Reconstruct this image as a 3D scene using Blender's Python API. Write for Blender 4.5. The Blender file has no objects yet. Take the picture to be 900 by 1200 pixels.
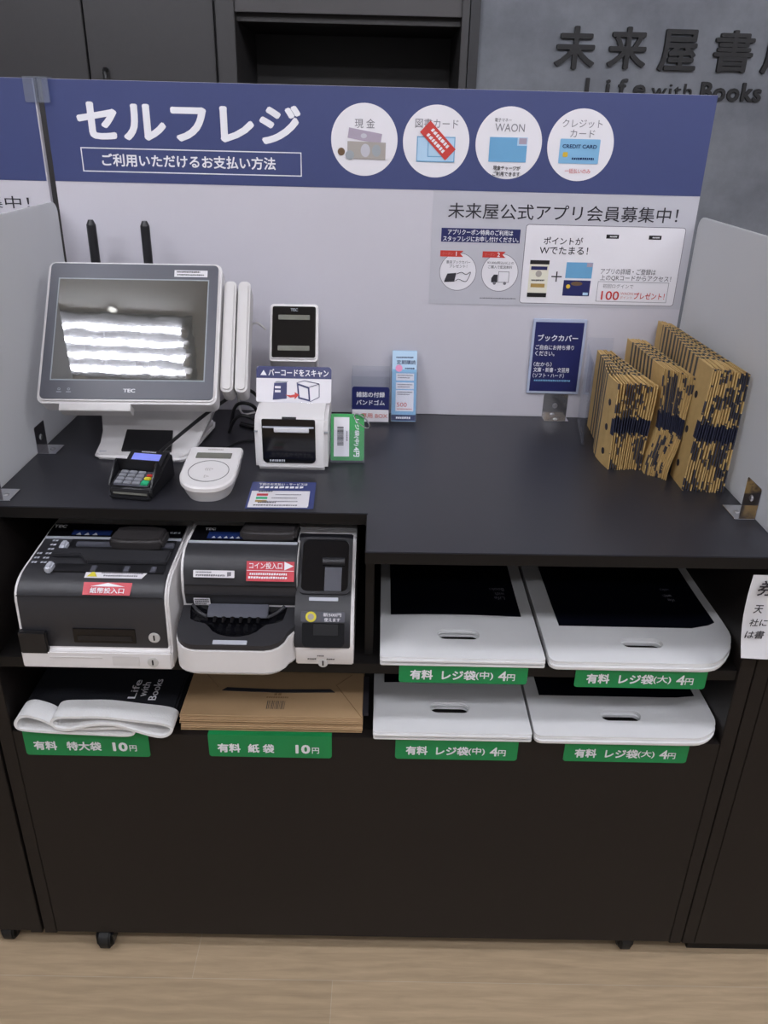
import bpy, bmesh, math, random
from mathutils import Matrix, Vector
random.seed(7)
S = bpy.context.scene
COL = S.collection
D = bpy.data

# ------------------------------------------------------------------ camera, world, exposure
def setup_camera():
    pitch, yaw, roll = (math.radians(v) for v in (25.6427, 0.5146, 1.4177))
    f_px = 949.1112
    fw = Vector((math.sin(yaw) * math.cos(pitch), math.cos(yaw) * math.cos(pitch), -math.sin(pitch)))
    r = Vector((math.cos(yaw), -math.sin(yaw), 0)); u = r.cross(fw)
    r2 = r * math.cos(roll) + u * math.sin(roll); u2 = -r * math.sin(roll) + u * math.cos(roll)
    cam = D.cameras.new('camera'); o = D.objects.new('camera', cam); COL.objects.link(o)
    m = Matrix((r2, u2, -fw)).transposed().to_4x4(); m.translation = Vector((.6087, -1.0284, 1.4249))
    o.matrix_world = m
    cam.sensor_fit = 'VERTICAL'; cam.sensor_height = 24.0; cam.lens = f_px / 1200 * 24.0
    cam.clip_start = .02; cam.clip_end = 50
    S.camera = o
setup_camera()
W = D.worlds.new('shop'); S.world = W; W.use_nodes = True
W.node_tree.nodes['Background'].inputs[0].default_value = (.97, .96, 1, 1)
W.node_tree.nodes['Background'].inputs[1].default_value = .34
S.view_settings.view_transform = 'Standard'; S.view_settings.look = 'None'
S.view_settings.exposure = -0.12; S.view_settings.gamma = 1.0
S.view_settings.use_curve_mapping = False
TUBE_STRENGTH = 52.0

# ------------------------------------------------------------------ materials
def lin(h):
    if not isinstance(h, str): return tuple(h)
    h = h.lstrip('#'); c = [int(h[i:i + 2], 16) / 255 for i in (0, 2, 4)]
    return tuple(x / 12.92 if x <= .04045 else ((x + .055) / 1.055) ** 2.4 for x in c)
class NT:
    def __init__(s, m): s.t = m.node_tree; s.n = s.t.nodes; s.l = s.t.links
    def add(s, typ, ins=None, **kw):
        n = s.n.new(typ)
        for k, v in kw.items(): setattr(n, k, v)
        for k, v in (ins or {}).items():
            if hasattr(v, 'is_output'): s.l.new(v, n.inputs[k])
            else: n.inputs[k].default_value = v
        return n
    def math(s, op, a, b=0.0, c=0.0):
        n = s.add('ShaderNodeMath', {0: a, 1: b, 2: c}, operation=op); return n.outputs[0]
    def mix(s, f, a, b):
        n = s.add('ShaderNodeMix', data_type='RGBA')
        for i, v in ((0, f), (6, a), (7, b)):
            if hasattr(v, 'is_output'): s.l.new(v, n.inputs[i])
            else: n.inputs[i].default_value = v if i == 0 else (*lin(v)[:3], 1)
        return n.outputs[2]
def mat(name, col, rough=.5, metal=0, spec=.5, bump=0, bscale=200, mottle=0, mscale=30, coat=0, emit=0, ior=None):
    m = D.materials.new(name); m.use_nodes = True; t = NT(m); b = t.n['Principled BSDF']
    c = (*lin(col)[:3], 1); b.inputs['Base Color'].default_value = c
    b.inputs['Roughness'].default_value = rough; b.inputs['Metallic'].default_value = metal
    b.inputs['Specular IOR Level'].default_value = spec; b.inputs['Coat Weight'].default_value = coat
    if ior: b.inputs['IOR'].default_value = ior
    tc = t.add('ShaderNodeTexCoord').outputs['Object']
    if mottle:
        n = t.add('ShaderNodeTexNoise', {'Vector': tc, 'Scale': mscale, 'Detail': 6.0})
        k = t.math('MULTIPLY_ADD', n.outputs[0], 2 * mottle, 1 - mottle)
        mm = t.add('ShaderNodeVectorMath', {0: c[:3]}, operation='SCALE'); t.l.new(k, mm.inputs['Scale'])
        t.l.new(mm.outputs[0], b.inputs['Base Color'])
    if bump:
        n = t.add('ShaderNodeTexNoise', {'Vector': tc, 'Scale': bscale, 'Detail': 4.0})
        bp = t.add('ShaderNodeBump', {'Height': n.outputs[0], 'Strength': bump, 'Distance': .002})
        t.l.new(bp.outputs[0], b.inputs['Normal'])
    if emit:
        b.inputs['Emission Color'].default_value = c; b.inputs['Emission Strength'].default_value = emit
    return m
def clear_mat(name, tint='#fafbfd', gloss=.05, haze=.025):
    m = D.materials.new(name); m.use_nodes = True; t = NT(m); t.n.remove(t.n['Principled BSDF'])
    tr = t.add('ShaderNodeBsdfTransparent', {'Color': (*lin(tint), 1)})
    gl = t.add('ShaderNodeBsdfGlossy', {'Color': (1, 1, 1, 1), 'Roughness': .06})
    df = t.add('ShaderNodeBsdfDiffuse', {'Color': (*lin('#dfe3ea'), 1)})
    m1 = t.add('ShaderNodeMixShader', {0: haze, 1: tr.outputs[0], 2: df.outputs[0]})
    lw = t.add('ShaderNodeLayerWeight', {'Blend': .15})
    fac = t.math('MULTIPLY_ADD', lw.outputs['Fresnel'], .5, gloss * .4)
    m2 = t.add('ShaderNodeMixShader', {0: fac, 1: m1.outputs[0], 2: gl.outputs[0]})
    t.l.new(m2.outputs[0], t.n['Material Output'].inputs[0])
    return m
def frosted_mat():
    m = D.materials.new('frosted_acrylic'); m.use_nodes = True; t = NT(m); t.n.remove(t.n['Principled BSDF'])
    tc = t.add('ShaderNodeTexCoord').outputs['Object']
    n = t.add('ShaderNodeTexNoise', {'Vector': tc, 'Scale': 3.0, 'Detail': 3.0})
    c = t.mix(n.outputs[0], '#e6e7e9', '#eeeff1')
    df = t.add('ShaderNodeBsdfDiffuse', {'Color': c}); tl = t.add('ShaderNodeBsdfTranslucent', {'Color': c})
    gl = t.add('ShaderNodeBsdfGlossy', {'Color': (1, 1, 1, 1), 'Roughness': .35})
    tr = t.add('ShaderNodeBsdfTransparent')
    a = t.add('ShaderNodeMixShader', {0: .5, 1: df.outputs[0], 2: tl.outputs[0]})
    b = t.add('ShaderNodeMixShader', {0: .05, 1: a.outputs[0], 2: tr.outputs[0]})
    c2 = t.add('ShaderNodeMixShader', {0: .05, 1: b.outputs[0], 2: gl.outputs[0]})
    t.l.new(c2.outputs[0], t.n['Material Output'].inputs[0])
    return m
FLX, FLO = -.5439, .1984
def floor_mat():
    m = D.materials.new('vinyl_plank'); m.use_nodes = True; t = NT(m); b = t.n['Principled BSDF']
    tc = t.add('ShaderNodeTexCoord').outputs['Object']
    mp = t.add('ShaderNodeMapping', {'Vector': tc, 'Location': (FLX, .0576, 0)})
    br = t.add('ShaderNodeTexBrick', {'Vector': mp.outputs[0], 'Color1': (*lin('#bba486'), 1), 'Color2': (*lin('#ad977a'), 1), 'Mortar': (*lin('#c0b098'), 1),
               'Scale': 1.0, 'Mortar Size': .0007, 'Brick Width': 1.30, 'Row Height': .152, 'Mortar Smooth': .2}, offset=FLO)
    mg = t.add('ShaderNodeMapping', {'Vector': tc, 'Scale': (2.2, 26, 1)})
    g1 = t.add('ShaderNodeTexNoise', {'Vector': mg.outputs[0], 'Scale': 4.2, 'Detail': 8.0, 'Roughness': .62, 'Distortion': .6})
    mg2 = t.add('ShaderNodeMapping', {'Vector': tc, 'Scale': (1.2, 5.5, 1)})
    g2 = t.add('ShaderNodeTexWave', {'Vector': mg2.outputs[0], 'Scale': 2.2, 'Distortion': 9.0, 'Detail': 4.0, 'Detail Scale': 1.0}, bands_direction='Y')
    k = t.math('ADD', t.math('MULTIPLY', g1.outputs[0], .55), t.math('MULTIPLY', g2.outputs[1], .10))
    k = t.math('ADD', k, .66)
    mm = t.add('ShaderNodeVectorMath', {0: br.outputs[0]}, operation='SCALE'); t.l.new(k, mm.inputs['Scale'])
    t.l.new(mm.outputs[0], b.inputs['Base Color']); b.inputs['Roughness'].default_value = .42
    bp = t.add('ShaderNodeBump', {'Height': g1.outputs[0], 'Strength': .15, 'Distance': .001}); t.l.new(bp.outputs[0], b.inputs['Normal'])
    return m
def concrete_mat():
    m = D.materials.new('concrete_panel'); m.use_nodes = True; t = NT(m); b = t.n['Principled BSDF']
    tc = t.add('ShaderNodeTexCoord').outputs['Object']
    n1 = t.add('ShaderNodeTexNoise', {'Vector': tc, 'Scale': 5.0, 'Detail': 9.0, 'Roughness': .65})
    r = t.add('ShaderNodeValToRGB', {'Fac': n1.outputs[0]})
    r.color_ramp.elements[0].position = .3; r.color_ramp.elements[1].position = .72
    r.color_ramp.elements[0].color = (*lin('#666970'), 1); r.color_ramp.elements[1].color = (*lin('#878a91'), 1)
    t.l.new(r.outputs[0], b.inputs['Base Color']); b.inputs['Roughness'].default_value = .8
    return m
def cover_mat(name, height, depth, band):
    """kraft book cover: UV x = metres from the front fold, y = metres up"""
    m = D.materials.new(name); m.use_nodes = True; t = NT(m); b = t.n['Principled BSDF']
    uv = t.add('ShaderNodeUVMap').outputs[0]; sx = t.add('ShaderNodeSeparateXYZ', {0: uv})
    s, z = sx.outputs[0], sx.outputs[1]
    rnd = t.add('ShaderNodeObjectInfo').outputs['Random']
    kn = t.add('ShaderNodeTexNoise', {'Vector': uv, 'Scale': 60.0, 'Detail': 5.0})
    kraft = t.mix(kn.outputs[0], '#b8975e', '#d0b075')
    # printed stripes on the sides, behind the front strip
    st = t.math('GREATER_THAN', t.math('SINE', t.math('MULTIPLY', s, 2 * math.pi / .0215)), .0)
    st = t.math('MULTIPLY', st, t.math('GREATER_THAN', s, .066)); st = t.math('MULTIPLY', st, t.math('LESS_THAN', s, depth - .035))
    c = t.mix(st, kraft, '#4a4846')
    c = t.mix(t.math('MULTIPLY', st, .0), c, '#4a4846')
    # printed navy patches met by the front fold, running on from one fold to the next
    lx = t.add('ShaderNodeSeparateXYZ', {0: t.add('ShaderNodeObjectInfo').outputs['Location']}).outputs[0]
    cv = t.add('ShaderNodeCombineXYZ', {0: t.math('ADD', t.math('MULTIPLY', z, 30), t.math('MULTIPLY', rnd, 1.0)), 1: t.math('MULTIPLY', lx, 38.0)})
    cl = t.add('ShaderNodeTexNoise', {'Vector': cv.outputs[0], 'Scale': 1.0, 'Detail': 3.0, 'Roughness': .6})
    ed = t.math('MULTIPLY', t.math('GREATER_THAN', cl.outputs[0], .53), t.math('LESS_THAN', s, .0035))
    # mid-height printed band with a little jitter from fold to fold
    zz = t.math('SUBTRACT', t.math('ADD', z, t.math('MULTIPLY_ADD', rnd, .008, -.004)), band)
    bd = t.math('MULTIPLY', t.math('LESS_THAN', t.math('ABSOLUTE', zz), .0145), t.math('LESS_THAN', s, .011))
    c = t.mix(ed, c, '#34343f'); c = t.mix(bd, c, '#20233a')
    t.l.new(c, b.inputs['Base Color']); b.inputs['Roughness'].default_value = .75
    return m

M = {}
def mk():
    M['board_white'] = mat('board_white', '#cac7cf', .45, mottle=.012)
    M['sheet_grey'] = mat('sheet_white', '#bfbec6', .3)
    M['navy_print'] = mat('navy_print', '#3c4573', .45, mottle=.03, mscale=90)
    M['navy_card'] = mat('navy_card', '#23285e', .35)
    M['sticker_white'] = mat('sticker_white', '#e6e3e8', .5)
    M['white_text'] = mat('white_ink', '#ecebf0', .5)
    M['black_text'] = mat('black_ink', '#2a2830', .6)
    M['grey_text'] = mat('grey_ink', '#77757c', .6)
    M['red'] = mat('red_print', '#c43a34', .45); M['red_sticker'] = mat('red_sticker', '#c73d4a', .4)
    M['salmon'] = mat('salmon_print', '#d08078', .5)
    M['lightblue'] = mat('light_blue_print', '#7fb2d6', .4); M['paleblue'] = mat('pale_blue_print', '#b4d2ea', .4)
    M['skyblue'] = mat('sky_blue_print', '#6aa3cb', .4)
    M['gold'] = mat('gold_print', '#d8b63a', .45); M['yellow'] = mat('yellow_print', '#dccf3e', .45)
    M['note'] = mat('banknote_print', '#a59e97', .6); M['note2'] = mat('banknote_mauve', '#a89cac', .6); M['coinbr'] = mat('bronze_print', '#6a5138', .6); M['coingr'] = mat('silver_print', '#9aa0a6', .5)
    M['brownp'] = mat('brown_print', '#a98a4c', .5); M['cream'] = mat('cream_print', '#e4e0cf', .5)
    M['wood_black'] = mat('black_laminate', '#1d1918', .45, spec=.3, bump=.08, bscale=350, mottle=.12, mscale=60)
    M['worktop'] = mat('black_worktop', '#2b2b31', .36, spec=.45, bump=.05, bscale=600, mottle=.06, mscale=40)
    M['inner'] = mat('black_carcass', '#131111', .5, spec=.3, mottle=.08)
    M['cab_back'] = mat('dark_cabinet', '#3a3839', .5, mottle=.08, mscale=50)
    M['cab_dark'] = mat('dark_shelving', '#343130', .55, mottle=.1, mscale=20)
    M['cab_light'] = mat('grey_fascia', '#4d4a4b', .55)
    M['chrome'] = mat('chrome', '#e8e8ec', .12, metal=1)
    M['steel'] = mat('brushed_steel', '#c9c9cc', .3, metal=1)
    M['wplastic'] = mat('white_plastic', '#e3e0e0', .38, bump=.03, bscale=900)
    M['wplastic2'] = mat('off_white_plastic', '#d5d2d1', .42)
    M['gplastic'] = mat('charcoal_plastic', '#2f2f33', .42, bump=.05, bscale=900)
    M['gplastic2'] = mat('dark_grey_plastic', '#232328', .38, bump=.04, bscale=900)
    M['bplastic'] = mat('black_plastic', '#1b1b1e', .35)
    M['bgloss'] = mat('black_gloss', '#0e0e12', .1)
    M['brownblack'] = mat('matte_black_cap', '#2b2829', .6)
    M['silverstrip'] = mat('silver_strip', '#b9bcc6', .35)
    M['bezel'] = mat('grey_bezel', '#55565f', .35)
    M['lcd'] = mat('lcd_grey', '#77776f', .25); M['bluescreen'] = mat('lavender_screen', '#7f8ae2', .3, emit=.35)
    M['ledblue'] = mat('dark_blue_panel', '#1c2c5c', .2)
    M['green'] = mat('green_label', '#12874a', .4); M['greentag'] = mat('green_tag', '#2f9a4e', .4)
    M['keygrey'] = mat('key_grey', '#8b8d94', .4); M['keygreen'] = mat('key_green', '#2fae7a', .4)
    M['paper'] = mat('white_paper', '#dedee2', .7, mottle=.02, mscale=8)
    M['bag'] = mat('white_bag_film', '#ebebec', .38, bump=.35, bscale=14, mottle=.02)
    M['bag_navy'] = mat('navy_bag_print', '#080a16', .45, spec=.3, bump=.25, bscale=16)
    M['cloth_navy'] = mat('navy_nonwoven', '#0b0d16', .8, bump=.4, bscale=500)
    M['strap'] = mat('white_webbing', '#ececec', .75, bump=.5, bscale=400)
    M['kraft'] = mat('kraft_paper', '#b4946e', .7, mottle=.07, mscale=25, bump=.06, bscale=80)
    M['kraft_line'] = mat('kraft_crease', '#8c6d49', .7)
    M['black_strap'] = mat('black_strap', '#26242a', .7)
    M['ceiling'] = mat('ceiling_white', '#d8d7d4', .85, mottle=.02)
    M['clear'] = clear_mat('clear_acrylic'); M['clip'] = clear_mat('clear_clip', '#e8ecf4', .1, .10)
    M['hazy'] = clear_mat('clear_acrylic_glare', '#f2f2f4', .2, .34)  # milky diffuse mix imitates white glare on the acrylic
    M['frost'] = frosted_mat(); M['floor'] = floor_mat(); M['concrete'] = concrete_mat()
    M['tube'] = mat('lamp_tube', '#f4f6ff', .5, emit=TUBE_STRENGTH)
    M['fitting'] = mat('grey_fitting', '#37373a', .6)
    M['sign_black'] = mat('sign_black', '#141316', .6)
    M['lens'] = mat('downlight_lens', '#f0f0ea', .5, emit=4.0); M['lockface'] = mat('lock_face', '#c4c2bf', .35)
    M['rubber'] = mat('caster_rubber', '#141414', .6)
    M['trim_dark'] = mat('dark_trim', '#242326', .5)
    # touch screen: dark, mirror-like glass with slightly wavy film
    m = mat('touch_glass', '#4c4c48', .025, spec=1.0, ior=2.1); t = NT(m); b = t.n['Principled BSDF']
    tc = t.add('ShaderNodeTexCoord').outputs['Object']
    n = t.add('ShaderNodeTexNoise', {'Vector': tc, 'Scale': 22.0, 'Detail': 2.0})
    bp = t.add('ShaderNodeBump', {'Height': n.outputs[0], 'Strength': .010, 'Distance': .01}); t.l.new(bp.outputs[0], b.inputs['Normal'])
    M['screen'] = m
    m = mat('scanner_glass', '#121214', .06, spec=.8); M['scanglass'] = m
mk()

# ------------------------------------------------------------------ helpers
def lerp(a, b, t): return a + (b - a) * t
def wloc(o):
    v = Vector((0, 0, 0))
    while o is not None: v += o.location; o = o.parent
    return v
def props(o, label=None, cat=None, group=None, kind=None):
    for k, v in (('label', label), ('category', cat), ('group', group), ('kind', kind)):
        if v: o[k] = v
    return o
def empty(name, loc, label, cat, group=None):
    o = D.objects.new(name, None); COL.objects.link(o); o.location = loc; o.empty_display_size = .02
    return props(o, label, cat, group)
def link(name, bm, m, parent=None, loc=None, smooth=True, label=None):
    """bm is in world metres; the object's origin is its parent's, or loc for a top-level mesh"""
    off = wloc(parent) if parent else Vector(loc or (0, 0, 0))
    bmesh.ops.translate(bm, vec=-off, verts=bm.verts)
    me = D.meshes.new(name); bm.to_mesh(me); bm.free()
    me.materials.append(M[m] if isinstance(m, str) else m)
    if smooth:
        me.polygons.foreach_set('use_smooth', [True] * len(me.polygons))
        try: me.set_sharp_from_angle(angle=math.radians(35))
        except Exception: pass
    o = D.objects.new(name, me); COL.objects.link(o)
    if parent: o.parent = parent
    else: o.location = off
    if label: o['label'] = label
    return o
def struct(name, bm, m): return props(link(name, bm, m, smooth=False), kind='structure')
def merge(*bms):
    out = bms[0]
    for b in bms[1:]:
        me = D.meshes.new('tmp'); b.to_mesh(me); b.free(); out.from_mesh(me); D.meshes.remove(me)
    return out
def bevel(bm, w, seg=2, ang=30):
    if w <= 0: return bm
    es = [e for e in bm.edges if len(e.link_faces) == 2 and e.calc_face_angle(0) > math.radians(ang)]
    bmesh.ops.bevel(bm, geom=es, offset=w, segments=seg, affect='EDGES', clamp_overlap=True); return bm
def box(x0, x1, y0, y1, z0, z1, bv=.0, seg=2):
    bm = bmesh.new(); bmesh.ops.create_cube(bm, size=1)
    for v in bm.verts: v.co = Vector(((x0 + x1) / 2 + v.co.x * (x1 - x0), (y0 + y1) / 2 + v.co.y * (y1 - y0), (z0 + z1) / 2 + v.co.z * (z1 - z0)))
    return bevel(bm, bv, seg)
def poly(pts, z0, z1, bv=0, seg=2):
    """extruded polygon in the xy plane"""
    bm = bmesh.new(); n = len(pts)
    a = [bm.verts.new((x, y, z0)) for x, y in pts]; b = [bm.verts.new((x, y, z1)) for x, y in pts]
    bm.faces.new(a[::-1]); bm.faces.new(b)
    for i in range(n): bm.faces.new((a[i], a[(i + 1) % n], b[(i + 1) % n], b[i]))
    bmesh.ops.recalc_face_normals(bm, faces=bm.faces)
    return bevel(bm, bv, seg, 40)
def side(pts, x0, x1, bv=0, seg=2):
    """extruded polygon given as (y, z), along x"""
    bm = poly(pts, x0, x1, bv, seg)
    bm.transform(Matrix(((0, 0, 1, 0), (1, 0, 0, 0), (0, 1, 0, 0), (0, 0, 0, 1)))); bmesh.ops.recalc_face_normals(bm, faces=bm.faces); return bm
def rrect(x0, x1, y0, y1, r, n=6):
    r4 = r if isinstance(r, (tuple, list)) else (r,) * 4     # corners: (x1,y1) (x0,y1) (x0,y0) (x1,y0)
    out = []
    for (cx, cy, sx, sy, a0), rr in zip(((x1, y1, -1, -1, 0), (x0, y1, 1, -1, 90), (x0, y0, 1, 1, 180), (x1, y0, -1, 1, 270)), r4):
        if rr <= 0: out.append((cx, cy)); continue
        for i in range(n + 1):
            a = math.radians(a0 + 90 * i / n); out.append((cx + sx * rr + rr * math.cos(a), cy + sy * rr + rr * math.sin(a)))
    return out
def circ(cx, cy, r, n=32, ry=None):
    return [(cx + r * math.cos(2 * math.pi * i / n), cy + (ry or r) * math.sin(2 * math.pi * i / n)) for i in range(n)]
def cyl(p0, p1, r, seg=20, r2=None, bv=0):
    p0, p1 = Vector(p0), Vector(p1); d = p1 - p0; bm = bmesh.new()
    bmesh.ops.create_cone(bm, cap_ends=True, segments=seg, radius1=r, radius2=r if r2 is None else r2, depth=d.length)
    bevel(bm, bv, 2)
    bm.transform(Matrix.Translation((p0 + p1) / 2) @ d.to_track_quat('Z', 'Y').to_matrix().to_4x4()); return bm
def smooth_path(pts, n=6, closed=False):
    P = [Vector(p) for p in pts]; out = []; L = len(P)
    for i in range(L if closed else L - 1):
        a, b, c, d = (P[(i - 1) % L] if closed or i > 0 else P[0], P[i], P[(i + 1) % L], P[(i + 2) % L] if closed or i + 2 < L else P[-1])
        for k in range(n):
            t = k / n; out.append(.5 * ((2 * b) + (c - a) * t + (2 * a - 5 * b + 4 * c - d) * t * t + (3 * b - a - 3 * c + d) * t ** 3))
    if not closed: out.append(P[-1])
    return out
def tube(pts, r, seg=8, n=6, closed=False):
    P = smooth_path(pts, n, closed); bm = bmesh.new(); rings = []; L = len(P); up = Vector((.31, .17, .93))
    for i, p in enumerate(P):
        t = ((P[(i + 1) % L] if closed or i + 1 < L else p) - (P[i - 1] if closed or i > 0 else p)).normalized()
        a = t.cross(up).normalized(); b = a.cross(t)
        rings.append([bm.verts.new(p + r * (math.cos(2 * math.pi * k / seg) * a + math.sin(2 * math.pi * k / seg) * b)) for k in range(seg)])
    for i in range(L if closed else L - 1):
        A, B = rings[i], rings[(i + 1) % L]
        for k in range(seg): bm.faces.new((A[k], A[(k + 1) % seg], B[(k + 1) % seg], B[k]))
    if not closed: bm.faces.new(rings[0][::-1]); bm.faces.new(rings[-1])
    bmesh.ops.recalc_face_normals(bm, faces=bm.faces); return bm
def ribbon(path_xz, y0, y1, th, n=6, closed=True):
    """flat band following a path in the xz plane, y0..y1 wide"""
    P = smooth_path([(x, 0, z) for x, z in path_xz], n, closed); L = len(P); bm = bmesh.new(); R = []
    for i, p in enumerate(P):
        t = (P[(i + 1) % L] - P[i - 1]) if closed else (P[min(i + 1, L - 1)] - P[max(i - 1, 0)])
        nn = Vector((-t.z, 0, t.x)).normalized() * th / 2
        R.append([bm.verts.new((q.x, y, q.z)) for q, y in ((p + nn, y0), (p + nn, y1), (p - nn, y1), (p - nn, y0))])
    for i in range(L if closed else L - 1):
        A, B = R[i], R[(i + 1) % L]
        for k in range(4): bm.faces.new((A[k], A[(k + 1) % 4], B[(k + 1) % 4], B[k]))
    if not closed: bm.faces.new(R[0][::-1]); bm.faces.new(R[-1])
    bmesh.ops.recalc_face_normals(bm, faces=bm.faces); return bm
def frame(o, x=(1, 0, 0), y=(0, 0, 1)):
    x, y = Vector(x).normalized(), Vector(y); y = (y - x * x.dot(y)).normalized(); z = x.cross(y)
    m = Matrix((x, y, z)).transposed().to_4x4(); m.translation = Vector(o); return m
def tilt(o, deg, yaw=0):
    """a face whose lower middle is o, leaning back by deg"""
    a, b = math.radians(deg), math.radians(yaw); x = Vector((math.cos(b), math.sin(b), 0)); n = Vector((-math.sin(b), math.cos(b), 0))
    return frame(o, x, Vector((0, 0, 1)) * math.cos(a) + n * math.sin(a))
def tf(bm, F): bm.transform(F); return bm
def curve_plate(outer, holes, z0, z1):
    cu = D.curves.new('tmp', 'CURVE'); cu.dimensions = '2D'; cu.fill_mode = 'BOTH'
    for pts in [outer] + holes:
        s = cu.splines.new('POLY'); s.points.add(len(pts) - 1); s.use_cyclic_u = True
        for p, q in zip(s.points, pts): p.co = (q[0], q[1], 0, 1)
    cu.extrude = (z1 - z0) / 2
    o = D.objects.new('tmp', cu); COL.objects.link(o); bpy.context.view_layer.update()
    me = D.meshes.new_from_object(o.evaluated_get(bpy.context.evaluated_depsgraph_get()))
    bm = bmesh.new(); bm.from_mesh(me); D.objects.remove(o); D.curves.remove(cu); D.meshes.remove(me)
    bmesh.ops.remove_doubles(bm, verts=bm.verts, dist=1e-6)
    bmesh.ops.translate(bm, vec=(0, 0, (z0 + z1) / 2), verts=bm.verts); return bm
def glyphs(s, bold=0, spacing=1.0, line=1.0):
    cu = D.curves.new('tmp', 'FONT'); cu.body = s; cu.size = 1; cu.resolution_u = 3
    cu.space_character = spacing; cu.space_line = line
    o = D.objects.new('tmp', cu); COL.objects.link(o); bpy.context.view_layer.update()
    me = D.meshes.new_from_object(o.evaluated_get(bpy.context.evaluated_depsgraph_get()))
    bm = bmesh.new(); bm.from_mesh(me); D.objects.remove(o); D.curves.remove(cu)
    if bold:      # heavier strokes: the outline thickened on all sides
        for k in range(8):
            a = math.pi * k / 4; n0 = len(bm.verts); bm.from_mesh(me); bm.verts.ensure_lookup_table()
            bmesh.ops.translate(bm, vec=(bold * math.cos(a), bold * math.sin(a), .00006 * (k + 1)), verts=bm.verts[n0:])
    D.meshes.remove(me); return bm
def text_bm(s, F, cu, cv, w, h, bold=.0, lift=.0006, thick=.0, rot=0, spacing=1.0, shear=0):
    bm = glyphs(s, bold, spacing)
    if not bm.verts: return bm
    xs = [v.co.x for v in bm.verts]; ys = [v.co.y for v in bm.verts]
    mx, my, ww, hh = (min(xs) + max(xs)) / 2, (min(ys) + max(ys)) / 2, max(xs) - min(xs), max(ys) - min(ys)
    kx = w / ww if w else h / hh; ky = h / hh if h else kx
    for v in bm.verts: v.co = Vector(((v.co.x - mx) * kx + shear * (v.co.y - my) * ky, (v.co.y - my) * ky, v.co.z))
    if thick:
        r = bmesh.ops.extrude_face_region(bm, geom=bm.faces[:])
        bmesh.ops.translate(bm, vec=(0, 0, thick), verts=[e for e in r['geom'] if isinstance(e, bmesh.types.BMVert)])
    bm.transform(F @ Matrix.Translation((cu, cv, lift)) @ Matrix.Rotation(math.radians(rot), 4, 'Z')); return bm
def text(parent, s, m, F, cu, cv, w, h=None, name='lettering', **k):
    return link(name, text_bm(s, F, cu, cv, w, h, **k), m, parent, smooth=False)
def decal(parent, name, m, F, cu, cv, w, h, lift=.0003, th=.0005, r=0, rot=0):
    bm = poly(rrect(-w / 2, w / 2, -h / 2, h / 2, min(r, w / 2 - 1e-5, h / 2 - 1e-5), 5) if r else [(-w / 2, -h / 2), (w / 2, -h / 2), (w / 2, h / 2), (-w / 2, h / 2)], lift, lift + th)
    bm.transform(F @ Matrix.Translation((cu, cv, 0)) @ Matrix.Rotation(math.radians(rot), 4, 'Z'))
    return link(name, bm, m, parent, smooth=False)
def disc(parent, name, m, F, cu, cv, r, lift=.0003, th=.0005, n=40, ry=None):
    return link(name, tf(poly(circ(cu, cv, r, n, ry), lift, lift + th), F), m, parent, smooth=False)
def shape(parent, name, m, F, pts, lift=.0003, th=.0004): return link(name, tf(poly(pts, lift, lift + th), F), m, parent, smooth=False)
def ring_bm(F, outer, inner, lift=.0003, th=.0004): return tf(curve_plate(outer, [inner], lift, lift + th), F)
def outline(parent, name, m, F, x0, x1, y0, y1, t, r=0, lift=.0004):
    return link(name, ring_bm(F, rrect(x0, x1, y0, y1, r, 5), rrect(x0 + t, x1 - t, y0 + t, y1 - t, max(0, r - t), 5), lift), m, parent, smooth=False)
def lines_bm(F, rows, lift=.0009, th=.0002):
    """rows of tiny illegible print: each (cu, cv, w, h) becomes a run of small dashes"""
    out = bmesh.new(); rr = random.Random(3)
    for cu, cv, w, h in rows:
        x = cu - w / 2
        while x < cu + w / 2 - h * .3:
            l = min(h * rr.uniform(.55, 1.0), cu + w / 2 - x)
            b = poly([(x, cv - h / 2), (x + l, cv - h / 2 * rr.uniform(.5, 1)), (x + l, cv + h / 2), (x, cv + h / 2 * rr.uniform(.4, 1))], lift, lift + th)
            out = merge(out, b); x += l + h * .25
    return tf(out, F)
def fine(parent, m, F, rows, **k): return link('fine_print', lines_bm(F, rows, **k), m, parent, smooth=False)

YB = .5786          # front face of the sign board
ZC = .8812          # worktop surface
ZU, ZL = .668, .525 # shelf surfaces

# ------------------------------------------------------------------ setting
struct('floor', box(-4, 5, -5, 2.1, -.05, 0), 'floor')
struct('ceiling', box(-4, 5, -5, 2.1, 2.75, 2.8), 'ceiling')
struct('wall_back', poly([(-4, 2.05), (.865, 2.05), (.865, 1.6), (5, 1.6), (5, 2.1), (-4, 2.1)], 0, 2.75), 'concrete')
struct('trim_1', box(.838, .865, 1.585, 2.05, 0, 2.75), 'trim_dark')

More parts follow.
